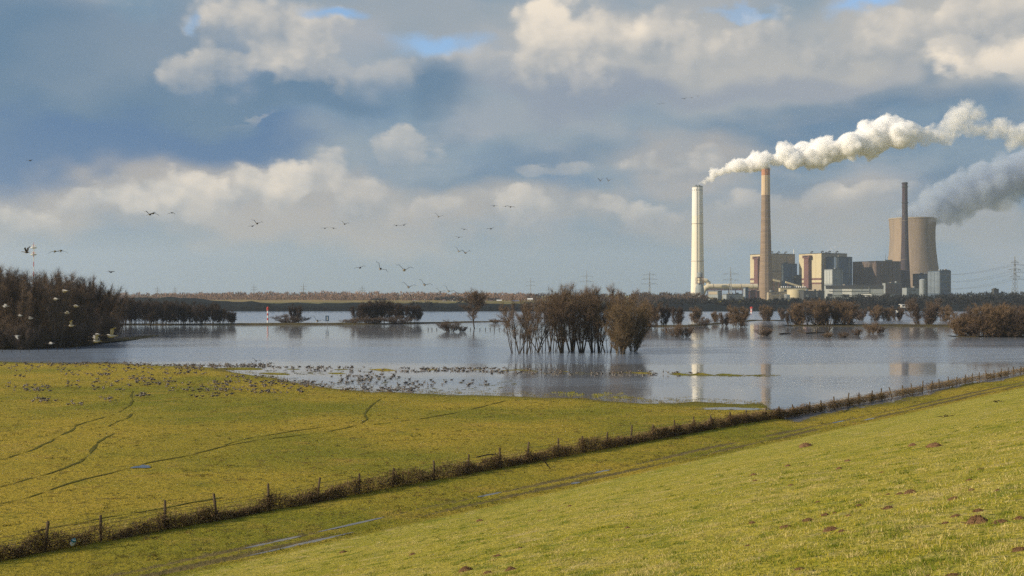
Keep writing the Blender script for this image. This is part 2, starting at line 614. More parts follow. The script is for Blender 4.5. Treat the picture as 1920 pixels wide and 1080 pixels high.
m, N, bs, out = new_mat('grass_ground')
pos = N.new('ShaderNodeNewGeometry').outputs['Position']
n_big = N.noise(pos, 0.035, 3.0, 0.5)
n_mid = N.noise(N.v('MULTIPLY', pos, (0.6, 1.0, 1.0)), 0.28, 5.0, 0.6)
n_fine = N.noise(pos, 2.6, 5.0, 0.65)
n_tuft = N.noise(pos, 9.0, 4.0, 0.65)
past = N.mix(N.smooth(n_big, 0.36, 0.62), (0.195, 0.190, 0.018), (0.360, 0.270, 0.032))
past = N.mix(N.m('MULTIPLY', N.smooth(n_mid, 0.52, 0.72), 0.55), past, (0.40, 0.27, 0.055))
past = N.mix(N.m('MULTIPLY', N.smooth(n_mid, 0.46, 0.30), 0.55), past, (0.165, 0.170, 0.018))
past = N.mix(N.m('MULTIPLY', N.smooth(n_fine, 0.52, 0.66), 0.85), past, (0.100, 0.094, 0.018))
n_clod = N.noise(N.v('MULTIPLY', pos, (0.5, 1.0, 1.0)), 1.1, 4.0, 0.7)
past = N.mix(N.m('MULTIPLY', N.smooth(n_clod, 0.56, 0.70), 0.65), past, (0.125, 0.085, 0.028))
past = N.mix(N.m('MULTIPLY', N.smooth(n_clod, 0.44, 0.32), 0.5), past, (0.33, 0.28, 0.045))
slp = N.mix(N.smooth(n_mid, 0.36, 0.66), (0.31, 0.285, 0.030), (0.42, 0.35, 0.06))
slp = N.mix(N.m('MULTIPLY', N.smooth(n_fine, 0.50, 0.70), 0.75), slp, (0.52, 0.44, 0.15))
n_pat = N.noise(N.v('MULTIPLY', pos, (1.0, 1.0, 1.0)), 0.75, 4.0, 0.6)
slp = N.mix(N.m('MULTIPLY', N.smooth(n_pat, 0.55, 0.70), 0.8), slp, (0.50, 0.40, 0.16))
slp = N.mix(N.m('MULTIPLY', N.smooth(n_pat, 0.45, 0.33), 0.75), slp, (0.155, 0.19, 0.02))
slp = N.mix(N.m('MULTIPLY', N.smooth(n_tuft, 0.52, 0.36), 0.65), slp, (0.13, 0.155, 0.018))
foot = N.new('ShaderNodeAttribute', attribute_name='slope')
g_ = N.mix(N.smooth(N.m('MULTIPLY_ADD', N.m('SUBTRACT', n_fine, 0.5), 0.9, foot.outputs['Fac']), 0.2, 0.8), past, slp)
rut_a = N.new('ShaderNodeAttribute', attribute_name='rut')
mud = N.mix(n_tuft, (0.12, 0.095, 0.036), (0.20, 0.16, 0.062))
g_ = N.mix(N.smooth(N.m('MULTIPLY_ADD', N.m('SUBTRACT', n_fine, 0.5), 1.3, rut_a.outputs['Fac']), 0.35, 0.75), g_, mud)
wet_a = N.new('ShaderNodeAttribute', attribute_name='wet')
g_ = N.mix(N.m('MULTIPLY', wet_a.outputs['Fac'], 0.7), g_, N.mix(n_fine, (0.050, 0.048, 0.018), (0.110, 0.100, 0.032)))
N.put(bs.inputs['Base Color'], g_)
bs.inputs['Roughness'].default_value = 0.95
bs.inputs['Specular IOR Level'].default_value = 0.1
bmp = N.new('ShaderNodeBump')
bmp.inputs['Strength'].default_value = 1.0
bmp.inputs['Distance'].default_value = 0.22
N.put(bmp.inputs['Height'], N.m('MULTIPLY_ADD', n_tuft, 0.5, N.m('MULTIPLY_ADD', n_clod, 1.6, n_fine)))
N.put(bs.inputs['Normal'], bmp.outputs[0])
gme.materials.append(m)
tag(link_mesh('ground', gme), 'olive pasture and grassy dyke slope beside the flood', kind='structure')

# ---- the flood and the river: one sheet of water
m, N, bs, out = new_mat('flood_water')
pos = N.new('ShaderNodeNewGeometry').outputs['Position']
sx = N.new('ShaderNodeSeparateXYZ')
N.put(sx.inputs[0], pos)
wav = N.noise(N.v('MULTIPLY', pos, (0.010, 0.035, 1.0)), 1.0, 3.0, 0.5)
yy = N.m('MULTIPLY_ADD', N.m('SUBTRACT', wav, 0.5), 26.0, sx.outputs[1])
# calm water in the lee near the meadow, ruffled lanes further out, the open river behind the spits
lane = N.ramp(N.m('DIVIDE', yy, 1000.0), [
    (0.0, (0.05,) * 3), (0.150, (0.10,) * 3), (0.165, (0.45,) * 3), (0.180, (0.40,) * 3), (0.186, (0.10,) * 3), (0.212, (0.10,) * 3), (0.222, (0.60,) * 3), (0.275, (0.75,) * 3),
    (0.29, (0.40,) * 3), (0.31, (0.60,) * 3), (0.345, (0.22,) * 3), (0.47, (0.10,) * 3), (0.52, (0.55,) * 3), (0.60, (0.9,) * 3), (0.9, (0.8,) * 3)])
fleck = N.noise(N.v('MULTIPLY', pos, (0.05, 0.22, 1.0)), 1.0, 4.0, 0.6)
ruff = N.m('MULTIPLY', lane, N.m('MULTIPLY_ADD', fleck, 1.2, 0.4), clamp=True)
rip = N.noise(N.v('MULTIPLY', pos, (0.6, 1.5, 1.0)), 0.7, 2.0, 0.5)
rip2 = N.noise(N.v('MULTIPLY', pos, (0.35, 0.7, 1.0)), 0.5, 3.0, 0.5)
bmp = N.new('ShaderNodeBump')
N.put(bmp.inputs['Height'], N.m('ADD', rip, rip2))
bmp.inputs['Distance'].default_value = 0.08
N.put(bmp.inputs['Strength'], N.m('MULTIPLY_ADD', ruff, 1.0, 0.05))
N.put(bs.inputs['Normal'], bmp.outputs[0])
N.put(bs.inputs['Base Color'], N.mix(ruff, (0.195, 0.200, 0.210), (0.185, 0.245, 0.340)))  # bluer base colour in ruffled lanes stands in for reflected sky
N.put(bs.inputs['Roughness'], N.m('MULTIPLY_ADD', ruff, 0.24, 0.03))
bs.inputs['IOR'].default_value = 1.45
wme = tri_mesh('water', [(-9000, 30, 0), (9000, 30, 0), (9000, 1000, 0), (-9000, 1000, 0)], [(0, 1, 2, 3)], m)
tag(link_mesh('water', wme), 'calm grey blue flood water and river', kind='structure')

# ------------------------------------------------------------------ banks, spits and the far shore
M_bank = solid('mud_grass', (0.085, 0.070, 0.030), (0.055, 0.045, 0.028), 0.25, 0.95)
M_dike_shade = solid('far_grass_cloud_shade', (0.020, 0.025, 0.023), (0.015, 0.018, 0.018), 0.03, 0.95)  # cloud shadow on the far dyke painted into a near-black grass colour
M_field = solid('far_field', (0.26, 0.19, 0.085), (0.20, 0.16, 0.07), 0.02, 0.95)
M_meadow = solid('far_meadow', (0.15, 0.14, 0.05), (0.20, 0.155, 0.075), 0.02, 0.95)


def ridge(name, pts, mat, label, width_near=6.0, width_far=6.0, seed=1, step=4.0, base=-0.3):
    """a long low bank: pts are (x, y, height); rounded cross section with an uneven edge"""
    pts = np.array(pts, float)
    seg = np.hypot(*(np.diff(pts[:, :2], axis=0).T))
    cum = np.concatenate([[0], np.cumsum(seg)])
    t = np.arange(0, cum[-1], step)
    c = np.stack([np.interp(t, cum, pts[:, k]) for k in range(3)], -1)
    prof = [(-1.0, 0.0), (-0.7, 0.35), (-0.35, 0.85), (0.0, 1.0), (0.35, 0.95), (0.7, 0.6), (1.0, 0.0)]
    rows = []
    for k, (a, h) in enumerate(prof):
        w = (width_near if a < 0 else width_far) * (0.65 + 0.7 * fbm(t / 23.0, t * 0 + seed * 3.1 + (a > 0) * 9, seed, 4))
        z = base + (c[:, 2] - base) * h * (0.72 + 0.5 * fbm(t / 11.0, t * 0 + k, seed + 5, 3))
        rows.append(np.stack([c[:, 0], c[:, 1] + a * w, z], -1))
    V = np.stack(rows, 1)
    n, k = V.shape[:2]
    ii = np.arange(n * k).reshape(n, k)
    f = np.stack([ii[:-1, :-1], ii[1:, :-1], ii[1:, 1:], ii[:-1, 1:]], -1).reshape(-1, 4)
    o = link_mesh(name, tri_mesh(name, V.reshape(-1, 3), f, mat, smooth=True))
    return tag(o, label, kind='structure')


def lv(px, py, z):
    p = on_level(px, py)
    return (p[0], p[1], z)


ridge('mud_bank', [lv(150, 609, 0.5), lv(330, 609, 0.5), lv(560, 609, 0.9), lv(720, 608, 0.7), lv(960, 603, 0.5)], M_bank,
      'thin dark spit across the flood on the left', 5, 8, 2)
ridge('mud_bank', [lv(1225, 612, 0.5), lv(1290, 612, 0.5), lv(1420, 601, 0.5), lv(1480, 602, 0.4)], M_bank, 'thin spit between the bushes in the middle', 5, 10, 3)
ridge('mud_bank', [lv(1480, 611, 0.4), lv(1620, 611, 0.7), lv(1800, 612, 0.8), lv(2100, 613, 0.8)], M_bank, 'brown spit beside the wide bush on the right', 9, 16, 4)
ridge('mud_bank', [lv(-200, 655, 0.5), lv(0, 655, 0.5), lv(150, 650, 0.4), lv(215, 636, 0.3)], M_bank, 'muddy shore below the dark wood', 5, 60, 5)
ridge('mud_bank', [lv(1790, 631, 0.25), lv(1930, 632, 0.3), lv(2200, 632, 0.3)], M_bank, 'muddy islet under the wide bush on the right', 3, 12, 6)

# dykes beyond the river; the left one rises to a hump
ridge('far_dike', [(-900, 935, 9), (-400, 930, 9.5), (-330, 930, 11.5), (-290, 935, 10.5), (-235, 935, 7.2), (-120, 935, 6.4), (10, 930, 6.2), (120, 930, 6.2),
                   (230, 930, 5.0), (420, 940, 4.0)], M_dike_shade, 'cloud-shaded green dyke along the far river bank', 62, 50, 7, 8.0, -0.5)
ridge('far_bank', [(60, 1010, 4.5), (250, 1000, 4.5), (420, 990, 4.2), (700, 1010, 4.5), (1400, 1010, 5)], M_dike_shade, 'low dark bank below the power plant', 75, 120, 8, 8.0, -0.5)
ridge('field', [(-1400, 1500, 6.5), (-700, 1450, 6.5), (-330, 1430, 6.4), (-160, 1430, 6.0), (60, 1450, 5.0)], M_field, 'tan stubble field behind the far dyke', 160, 200, 9, 14.0, 1.0)
ridge('meadow', [(-330, 1330, 4.2), (-100, 1330, 5.2), (60, 1330, 5.6), (240, 1330, 4.6)], M_meadow, 'pale green meadow in front of the far village', 160, 130, 10, 14.0, 1.0)

# ------------------------------------------------------------------ bare winter trees
TW = {k: solid('twigs_' + k, c, tuple(x * 0.72 for x in c), 0.5, 0.9) for k, c in {
    'brown': (0.190, 0.136, 0.094), 'dark': (0.085, 0.063, 0.048), 'olive': (0.170, 0.120, 0.070), 'orange': (0.185, 0.128, 0.080),
    'russet': (0.140, 0.104, 0.080)}.items()}
BARK = solid('bark', (0.075, 0.060, 0.045), (0.040, 0.033, 0.027), 1.6, 0.9, 0.4, stretch=(1, 1, 0.3))
BARK_P = solid('pale_bark', (0.16, 0.125, 0.075), (0.09, 0.07, 0.045), 1.6, 0.9, 0.4, stretch=(1, 1, 0.3))


def unit(v):
    return v / (np.linalg.norm(v, axis=-1, keepdims=True) + 1e-9)


def grow(seed, H, stems=3, foot=0.5, tilt=0.15, lo=0.25, wide=3.0, branches=16, twigs=3500, tlen=1.1, twid=0.03, rad=0.16, up=0.5,
         twig='brown', bark=None, round_=1.0):
    """one bare tree: stems and boughs (trunk) and the fine twigs (crown)"""
    R = np.random.default_rng(seed)
    tb = MB()
    nodes, ndir, nw = [], [], []
    for k in range(stems):
        ang = R.uniform(0, 2 * math.pi)
        outw = np.array([math.cos(ang), math.sin(ang), 0.0])
        p = outw * foot * math.sqrt(R.uniform(0.05, 1)) if stems > 1 else np.zeros(3)
        h = H * R.uniform(0.72, 1.0) if k else H
        d = unit(outw * tilt * R.uniform(0.3, 1.6) + np.array([0, 0, 1.0]))
        pts, n = [p - d * 0.5], 7
        for i in range(n):
            d = unit(d + R.normal(0, 0.07, 3) + np.array([0, 0, 0.04]))
            pts.append(pts[-1] + d * h / n)
        pts = np.array(pts)
        r0 = rad * R.uniform(0.7, 1.1)
        tb.tube(pts, [r0 * (1 - 0.9 * (i / n)) + 0.012 for i in range(n + 1)], 5, caps=False)
        for i in range(4, n + 1):
            nodes.append(pts[i]); ndir.append(d); nw.append(0.9)
        for b in range(branches):
            f = lo + (1 - lo) * R.uniform(0, 1) ** 0.9
            x = f * n
            i = min(int(x), n - 1)
            st = pts[i] + (pts[i + 1] - pts[i]) * (x - i)
            g = (f - lo) / (1 - lo)
            shape = max(0.42, 1 - round_ * (2 * abs(g - 0.48)) ** 2 * 0.75)
            L = wide * shape * R.uniform(0.55, 1.1)
            a = R.uniform(0, 2 * math.pi)
            bd = unit(np.array([math.cos(a), math.sin(a), 0]) * (1 - up) + np.array([0, 0, up + 0.15 * g]) + outw * 0.15)
            bp, q = [st], st
            for j in range(4):
                bd = unit(bd + R.normal(0, 0.14, 3) + np.array([0, 0, 0.07]))
                q = q + bd * L / 4
                bp.append(q)
            br = max(0.02, r0 * (1 - 0.8 * f) * 0.5)
            tb.tube(bp, [br, br * 0.75, br * 0.5, br * 0.3, 0.008], 3, caps=False)
            for j in range(1, 5):
                wt = (L / wide) ** 1.3
                nodes.append(bp[j]); ndir.append(bd); nw.append((0.5 + 0.4 * j) * wt)
                for e in range(2):
                    sd = unit(bd + R.normal(0, 0.6, 3) + np.array([0, 0, 0.2]))
                    sl = L * 0.34 * R.uniform(0.5, 1.2)
                    e1 = bp[j] + sd * sl
                    tb.tube([bp[j], bp[j] + sd * sl * 0.5 + R.normal(0, 0.05, 3), e1], [br * 0.35 + 0.006, br * 0.22 + 0.005, 0.005], 3, caps=False)
                    nodes += [bp[j] + sd * sl * 0.5, e1]
                    ndir += [sd, sd]
                    nw += [1.0 * wt, 1.2 * wt]
    nodes, ndir, nw = np.array(nodes), np.array(ndir), np.array(nw)
    c = R.choice(len(nodes), twigs, p=nw / nw.sum())
    L = tlen * R.uniform(0.4, 1.2, twigs)[:, None]
    d = unit(ndir[c] + R.normal(0, 0.55, (twigs, 3)) + np.array([0, 0, 0.35]))
    p0 = nodes[c] + R.normal(0, 0.12, (twigs, 3))
    side = unit(np.cross(d, R.normal(0, 1, (twigs, 3)))) * twid * R.uniform(0.5, 1.1, twigs)[:, None]
    tip = p0 + d * L
    V = np.stack([p0 - side / 2, p0 + side / 2, tip], 1).reshape(-1, 3)
    V[:, 2] = np.maximum(V[:, 2], 0.02)
    cr = tri_mesh('crown', V, np.arange(len(V)).reshape(-1, 3), TW[twig])
    return (tb.mesh('trunk', bark or BARK), cr, H)


def plant(pair, name, px, base_py, top_py, label, cat='tree', group=None, rz=None, dx=1.0, dz=0.0):
    p = on_level(px, base_py)
    hpx = base_py - top_py
    sc = hpx / FPX * p[1] / pair[2]
    e = empty(name, (p[0], p[1], dz - 0.05), RNG.uniform(0, 6.28) if rz is None else rz)
    e.scale = (sc * dx, sc * dx, sc)
    link_mesh('trunk', pair[0], e)
    link_mesh('crown', pair[1], e)
    return tag(e, label, cat, group)


K_slim = [grow(100 + i, 13, 7, 1.5, 0.32, 0.26, 2.2, 14, 5200, 1.2, 0.034, 0.12, 0.55, 'brown') for i in range(3)]
K_tall = [grow(110 + i, 16, 5, 0.8, 0.24, 0.16, 3.2, 28, 13500, 1.3, 0.034, 0.24, 0.48, 'brown') for i in range(3)]
K_bush = [grow(120 + i, 12.5, 15, 1.2, 0.42, 0.06, 2.9, 18, 22000, 1.3, 0.036, 0.10, 0.48, 'olive', BARK_P, 0.6) for i in range(2)]
K_wood = [grow(130 + i, 17, 4, 0.9, 0.13, 0.12, 2.4, 22, 5000, 1.8, 0.042, 0.16, 0.72, 'dark' if i % 2 else 'brown') for i in range(4)]
K_single = grow(140, 14, 1, 0, 0.05, 0.24, 5.6, 70, 15000, 1.4, 0.05, 0.34, 0.36, 'brown', None, 0.9)
K_shrub = [grow(150 + i, 5, 16, 1.4, 0.75, 0.06, 1.7, 10, 7500, 0.9, 0.040, 0.05, 0.42, 'russet' if i else 'brown', None, 0.6) for i in range(3)]
K_row = [grow(160 + i, 11, 9, 2.6, 0.20, 0.16, 2.8, 16, 12000, 1.6, 0.065, 0.12, 0.55, 'dark') for i in range(3)]
K_orange = [grow(170 + i, 8, 14, 2.2, 0.32, 0.03, 2.0, 13, 11000, 1.3, 0.065, 0.08, 0.5, 'orange' if i < 2 else 'russet', None, 0.7) for i in range(3)]

# the clump standing in the flood in the middle
for (px, by, ty, kd, i, lab, dx) in [
        (968, 662, 566, K_slim, 0, 'slender bare tree leaning out at the open end of the flooded clump', 1.0),
        (984, 663, 556, K_slim, 1, 'second slender bare tree in the flooded clump, beside the leaning one', 1.0),
        (1001, 661, 551, K_slim, 2, 'third slender bare tree of the flooded clump, just short of its first gap', 0.9),
        (1020, 660, 544, K_slim, 0, 'slender multi-stemmed tree just before the tall half of the flooded clump', 1.0),
        (1033, 658, 547, K_slim, 1, 'thin bare tree at the narrow gap in the flooded clump', 0.85),
        (1054, 662, 534, K_tall, 0, 'tall brown tree starting the high part of the flooded clump', 1.0),
        (1071, 659, 530, K_tall, 1, 'tallest bare brown tree of the flooded clump', 1.05),
        (1089, 661, 534, K_tall, 2, 'tall bare tree with thick dark trunk in the flooded clump, beside the tallest', 1.0),
        (1112, 660, 538, K_tall, 0, 'narrow tall tree with twin black trunks in the flooded clump', 0.8),
        (1124, 661, 541, K_tall, 1, 'tall tree right beside the twin black trunks in the flooded clump', 0.75),
        (1168, 655, 532, K_tall, 2, 'tall tree rising behind the round olive willow in the flooded clump', 0.9),
        (1141, 662, 566, K_slim, 2, 'pale-stemmed thin tree next to the round olive willow', 0.8),
        (1162, 664, 556, K_bush, 0, 'big round olive brown willow closing the flooded clump', 0.95),
        (1188, 659, 572, K_bush, 1, 'low spreading willow whose boughs hang over the water beside the flooded clump', 0.85)]:
    plant(kd[i], 'bare_tree' if kd is not K_bush else 'willow_tree', px, by, ty, lab, 'tree', 'trees of the flooded clump', dx=dx)

# dark wood at the left edge
R = np.random.default_rng(5)
WL = 'bare dark tree packed into the wood at the water, left edge'
for rown, by, xs in (('front row', 652, np.arange(-45, 150, 19)), ('second row', 643, np.arange(-60, 190, 17)), ('middle', 634, np.arange(-60, 215, 17)), ('fourth row', 626, np.arange(-50, 222, 18)), ('back row', 618, np.arange(-40, 240, 20))):
    for x in xs:
        x = x + R.uniform(-7, 7)
        top = np.interp(x, [-60, 0, 60, 130, 170, 205, 235], [500, 506, 511, 512, 526, 534, 556]) + R.uniform(-3, 14)
        plant(K_wood[R.integers(4)], 'bare_tree', x, by + R.uniform(-3, 3), top, 'bare dark tree packed into the %s of the wood, left edge' % rown, 'tree', 'trees of the dark wood', dx=R.uniform(0.85, 1.15), dz=0.3)
for x in np.arange(-20, 205, 13):
    by = np.interp(x, [0, 130, 205], [656, 653, 638]) + R.uniform(-2, 1)
    plant(K_shrub[R.integers(3)], 'shrub', x + R.uniform(-4, 4), by, by - R.uniform(26, 60), 'leafless shrub at the foot of the dark wood', 'shrub', 'shrubs along the dark wood', dx=0.8, dz=0.2)

# thin row standing in the water beyond the wood
for x in np.concatenate([np.arange(215, 400, 11), [405, 418, 432, 440]]):
    x = x + R.uniform(-4, 4)
    plant(K_row[R.integers(3)], 'bare_tree', x, 609 + R.uniform(-2, 2), np.interp(x, [215, 300, 400, 445], [558, 566, 572, 585]) + R.uniform(-3, 6),
          'thin bare tree in the dark flooded row beside the wood', 'tree', 'flooded row beside the wood', dx=R.uniform(0.8, 1.1))

for (px, by, ty, kd, i, name, lab, dx) in [
        (890, 616, 551, [K_single], 0, 'round_tree', 'lone round-crowned tree on a short trunk in the flood', 1.0),
        (846, 622, 600, K_shrub, 1, 'shrub', 'russet shrub in the flood beside the lone round tree', 1.5),
        (866, 622, 610, K_shrub, 0, 'shrub', 'low scrub between the russet shrub and the lone round tree', 1.2),
        (545, 608, 589, K_shrub, 2, 'shrub', 'low broad shrub on the thin spit next to the striped marker', 2.3),
        (554, 608, 571, K_row, 1, 'bare_tree', 'thin tree rising out of the broad shrub near the striped marker', 0.7),
        (672, 607, 572, K_row, 0, 'bare_tree', 'first tree of the thicket on the spit, nearest the blue sign', 1.1),
        (692, 607, 566, K_row, 1, 'bare_tree', 'second tree of the thicket on the spit, counted from the blue sign', 1.2),
        (715, 607, 563, K_row, 2, 'bare_tree', 'third and highest tree of the thicket on the spit beyond the blue sign', 1.2),
        (740, 607, 566, K_row, 0, 'bare_tree', 'fourth tree of the thicket on the spit beyond the blue sign', 1.2),
        (762, 607, 569, K_row, 1, 'bare_tree', 'fifth tree of the thicket on the spit beyond the blue sign', 1.1),
        (780, 606, 574, K_row, 2, 'bare_tree', 'last tree of the thicket on the spit, facing open water', 0.9),
        (660, 608, 595, K_shrub, 0, 'shrub', 'low shrub at the foot of the thicket beside the blue sign', 1.9),
        (700, 608, 592, K_shrub, 1, 'shrub', 'low shrub under the middle of the thicket on the spit', 2.3),
        (745, 608, 592, K_shrub, 2, 'shrub', 'low shrub under the far half of the thicket on the spit', 2.3),
        (930, 606, 597, K_shrub, 0, 'shrub', 'tiny shrub on the spit between lone round tree and flooded clump', 1.8),
        (1225, 615, 564, K_orange, 0, 'willow_bush', 'orange-topped bush touching the flooded clump', 1.0),
        (1240, 614, 572, K_row, 1, 'willow_bush', 'dark bush just past the orange-topped one by the flooded clump', 1.0),
        (1268, 616, 577, K_row, 2, 'bare_tree', 'dark bare tree behind the small flooded shrub pair', 0.8),
        (1264, 632, 606, K_shrub, 0, 'shrub', 'bare flooded shrub with open stems, nearer the clump', 1.0),
        (1285, 632, 608, K_shrub, 1, 'shrub', 'bare flooded shrub with open stems, under the white chimney reflection', 0.9),
        (1303, 606, 576, K_orange, 1, 'willow_bush', 'orange bush below the white chimney', 0.8),
        (1320, 611, 594, K_shrub, 2, 'shrub', 'low dark shrub on the spit below the white chimney', 1.2),
        (1345, 604, 584, K_orange, 0, 'willow_bush', 'small faint orange bush on the spit below the long duct', 1.0),
        (1358, 611, 586, K_orange, 2, 'willow_bush', 'upright russet bush left of the broad orange one', 0.8),
        (1384, 613, 574, K_orange, 1, 'willow_bush', 'broad round orange bush on the spit below the long duct', 1.15),
        (1437, 602, 572, K_orange, 0, 'willow_bush', 'tidy orange bush below the brown chimney', 0.9),
        (1468, 600, 577, K_orange, 2, 'willow_bush', 'small russet bush past the tidy orange bush', 0.8),
        (1480, 611, 585, K_row, 0, 'willow_bush', 'dark bush opening the long thicket on the spit', 0.8),
        (1503, 611, 566, K_orange, 1, 'willow_bush', 'orange-brown bush, first high one of the long thicket', 1.1),
        (1528, 611, 562, K_orange, 0, 'willow_bush', 'orange-brown bush, second high one of the long thicket', 1.0),
        (1555, 610, 563, K_orange, 2, 'willow_bush', 'russet bush behind the dead forked tree in the long thicket', 1.1),
        (1584, 611, 564, K_orange, 1, 'willow_bush', 'dense round bush ending the high part of the long thicket', 1.1),
        (1612, 602, 578, K_orange, 2, 'willow_bush', 'pale low bush after the dense round one', 1.0),
        (1637, 602, 573, K_orange, 0, 'willow_bush', 'pale brown bush below the white hall', 1.0),
        (1662, 602, 576, K_orange, 1, 'willow_bush', 'pale brown bush below the old brick block', 1.0),
        (1681, 601, 574, K_orange, 2, 'willow_bush', 'russet bush beside the white boat house', 0.9),
        (1732, 611, 560, K_orange, 2, 'willow_tree', 'solitary russet willow on the brown spit', 1.0),
        (1768, 603, 573, K_orange, 0, 'willow_bush', 'small brown bush between solitary willow and wide bush', 0.9),
        (1433, 630, 613, K_shrub, 1, 'shrub', 'dome-shaped shrub alone in open water', 1.45),
        (1553, 633, 622, K_shrub, 0, 'shrub', 'twiggy scrub at the foot of the dead forked tree', 1.2),
        (1581, 633, 622, K_shrub, 2, 'shrub', 'small round scrub just past the dead forked tree', 1.5),
        (1606, 630, 614, K_shrub, 1, 'shrub', 'thin scrub with a pointed top in the water', 0.9),
        (1633, 626, 602, K_shrub, 0, 'shrub', 'dark leaning shrub in the water', 0.8),
        (1650, 625, 610, K_shrub, 2, 'shrub', 'pale scrub beside the dark leaning shrub', 0.9)]:
    plant(kd[i], name, px, by, ty, lab, 'tree' if 'tree' in name else 'shrub', 'bare trees and bushes around the flood', dx=dx)

# wide bush mass at the right edge
for k, (x, top) in enumerate([(1808, 590), (1822, 582), (1838, 576), (1856, 571), (1872, 576), (1888, 574), (1904, 572), (1920, 574), (1938, 572), (1955, 578),
                              (1830, 588), (1862, 584), (1893, 585), (1925, 584)]):
    plant(K_orange[2 if k % 3 else 0], 'willow_bush', x, 631 - (k > 9) * 2 + RNG.uniform(-1, 1), top, 'dense russet willow in the wide bush mass at the right edge', 'shrub',
          'willows of the wide bush mass', dx=1.15)

# dead forked tree and driftwood
e = empty('dead_tree', on_level(1552, 632))
b = MB()
for pts in ([(0, 0, -0.5), (0.1, 0, 1.4), (-0.5, 0, 3.2), (-1.3, 0.1, 5.6)], [(0.1, 0, 1.4), (0.6, 0, 3.0), (1.2, 0, 5.9)], [(0, 0, 1.0), (-1.0, 0, 2.6), (-1.9, 0, 4.4)],
            [(0.6, 0, 3.0), (0.2, 0.1, 4.4), (0.3, 0, 5.6)], [(0.3, 0, 2.0), (1.3, 0, 3.2), (1.9, 0.1, 5.0)], [(-0.5, 0, 3.2), (-0.2, 0, 4.2), (-0.5, 0, 5.2)]):
    b.tube(pts, [0.22 * (1 - 0.22 * i) for i in range(len(pts))], 6)
b.build('trunk', BARK, e, True)
tag(e, 'dead leafless tree with forked bare limbs standing in the flood', 'tree')
for k, (x0, y0, x1, y1, lab) in enumerate([(1496, 621, 1512, 626, 'driftwood log with a raised end in the flood'), (1510, 626, 1546, 624, 'long dark driftwood log by the dead forked tree'),
                                           (1461, 627, 1482, 626, 'short driftwood branch alone in the flood'), (1531, 626, 1534, 616, 'broken stump poking up beside the long driftwood log')]):
    a, c = on_level(x0, y0), on_level(x1, y1)
    if k == 3:
        c = a + np.array([0.3, 0, 1.8])
    a[2], c[2] = 0.35 if k == 0 else 0.1, c[2] + 0.15
    b = MB().tube([a, a * 0.6 + c * 0.4 + (0, 0, 0.15), c], [0.28, 0.24, 0.12], 7)
    mid = a * 0.5 + c * 0.5
    b.tube([mid, mid + np.array([0.5, 0, 0.9])], [0.12, 0.04], 5)
    tag(b.build('driftwood', BARK, None, True), lab, 'driftwood', 'driftwood by the dead tree')


# ------------------------------------------------------------------ far woods (each reads as one mass)
def treeline(name, label, spans, mat, seed, per=70, tw=0.8, spacing=0.55, colr=None):
    """spans: (px0, px1, top_py, depth, ground_z); crowns filled with upright twig fans"""
    R = np.random.default_rng(seed)
    vs = []
    for (x0, x1, t0, t1, dep, gz) in spans:
        mpp = dep / FPX
        x = x0
        while x < x1:
            f = (x - x0) / max(1, x1 - x0)
            top = at(x, t0 * (1 - f) + t1 * f, dep)[2]
            h = max(3.5, top - gz) * R.uniform(0.70, 1.06)
            w = h * R.uniform(0.30, 0.48)
            c = np.array([at(x, 552, dep)[0], dep + R.uniform(-1, 1) * 40, gz])
            n = per
            u = R.uniform(0, 1, n)
            a = R.uniform(0, 2 * np.pi, n)
            rr = w * np.sqrt(R.uniform(0, 1, n)) * np.sin(np.pi * np.clip(0.12 + 0.83 * u, 0, 1)) ** 0.6
            p = c + np.stack([rr * np.cos(a), rr * np.sin(a), h * u * 0.86], -1)
            d = unit(np.stack([np.cos(a) * 0.45, np.sin(a) * 0.45, np.full(n, 1.0)], -1) + R.normal(0, 0.25, (n, 3)))
            L = h * 0.22 * R.uniform(0.5, 1.3, n)[:, None]
            s = unit(np.cross(d, R.normal(0, 1, (n, 3)))) * tw * h * 0.06 * R.uniform(0.5, 1.4, n)[:, None]
            vs.append(np.stack([p - s, p + s, p + d * L], 1).reshape(-1, 3))
            x += w / mpp * spacing * R.uniform(0.6, 1.5)
    V = np.concatenate(vs)
    V[:, 2] = np.maximum(V[:, 2], 0.5)
    o = link_mesh(name, tri_mesh(name, V, np.arange(len(V)).reshape(-1, 3), mat))
    return tag(o, label, kind='stuff')


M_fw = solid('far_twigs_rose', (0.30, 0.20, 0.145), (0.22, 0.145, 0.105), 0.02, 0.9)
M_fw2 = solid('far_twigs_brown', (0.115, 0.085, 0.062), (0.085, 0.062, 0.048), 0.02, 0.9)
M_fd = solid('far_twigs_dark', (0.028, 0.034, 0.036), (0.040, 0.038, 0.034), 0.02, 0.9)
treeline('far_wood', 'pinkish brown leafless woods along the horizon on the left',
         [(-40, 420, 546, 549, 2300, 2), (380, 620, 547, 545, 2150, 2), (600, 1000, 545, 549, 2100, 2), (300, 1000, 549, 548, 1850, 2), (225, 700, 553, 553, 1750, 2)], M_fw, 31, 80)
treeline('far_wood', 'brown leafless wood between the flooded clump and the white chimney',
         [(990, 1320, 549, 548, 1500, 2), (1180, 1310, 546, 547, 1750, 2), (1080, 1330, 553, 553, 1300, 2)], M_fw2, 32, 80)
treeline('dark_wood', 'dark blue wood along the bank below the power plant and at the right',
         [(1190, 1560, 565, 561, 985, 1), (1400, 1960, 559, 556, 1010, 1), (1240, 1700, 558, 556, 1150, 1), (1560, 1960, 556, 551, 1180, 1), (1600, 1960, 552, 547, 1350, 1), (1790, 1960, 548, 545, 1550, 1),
          (1190, 1960, 572, 570, 935, -1), (1190, 1960, 566, 563, 955, 0)], M_fd, 33, 100)
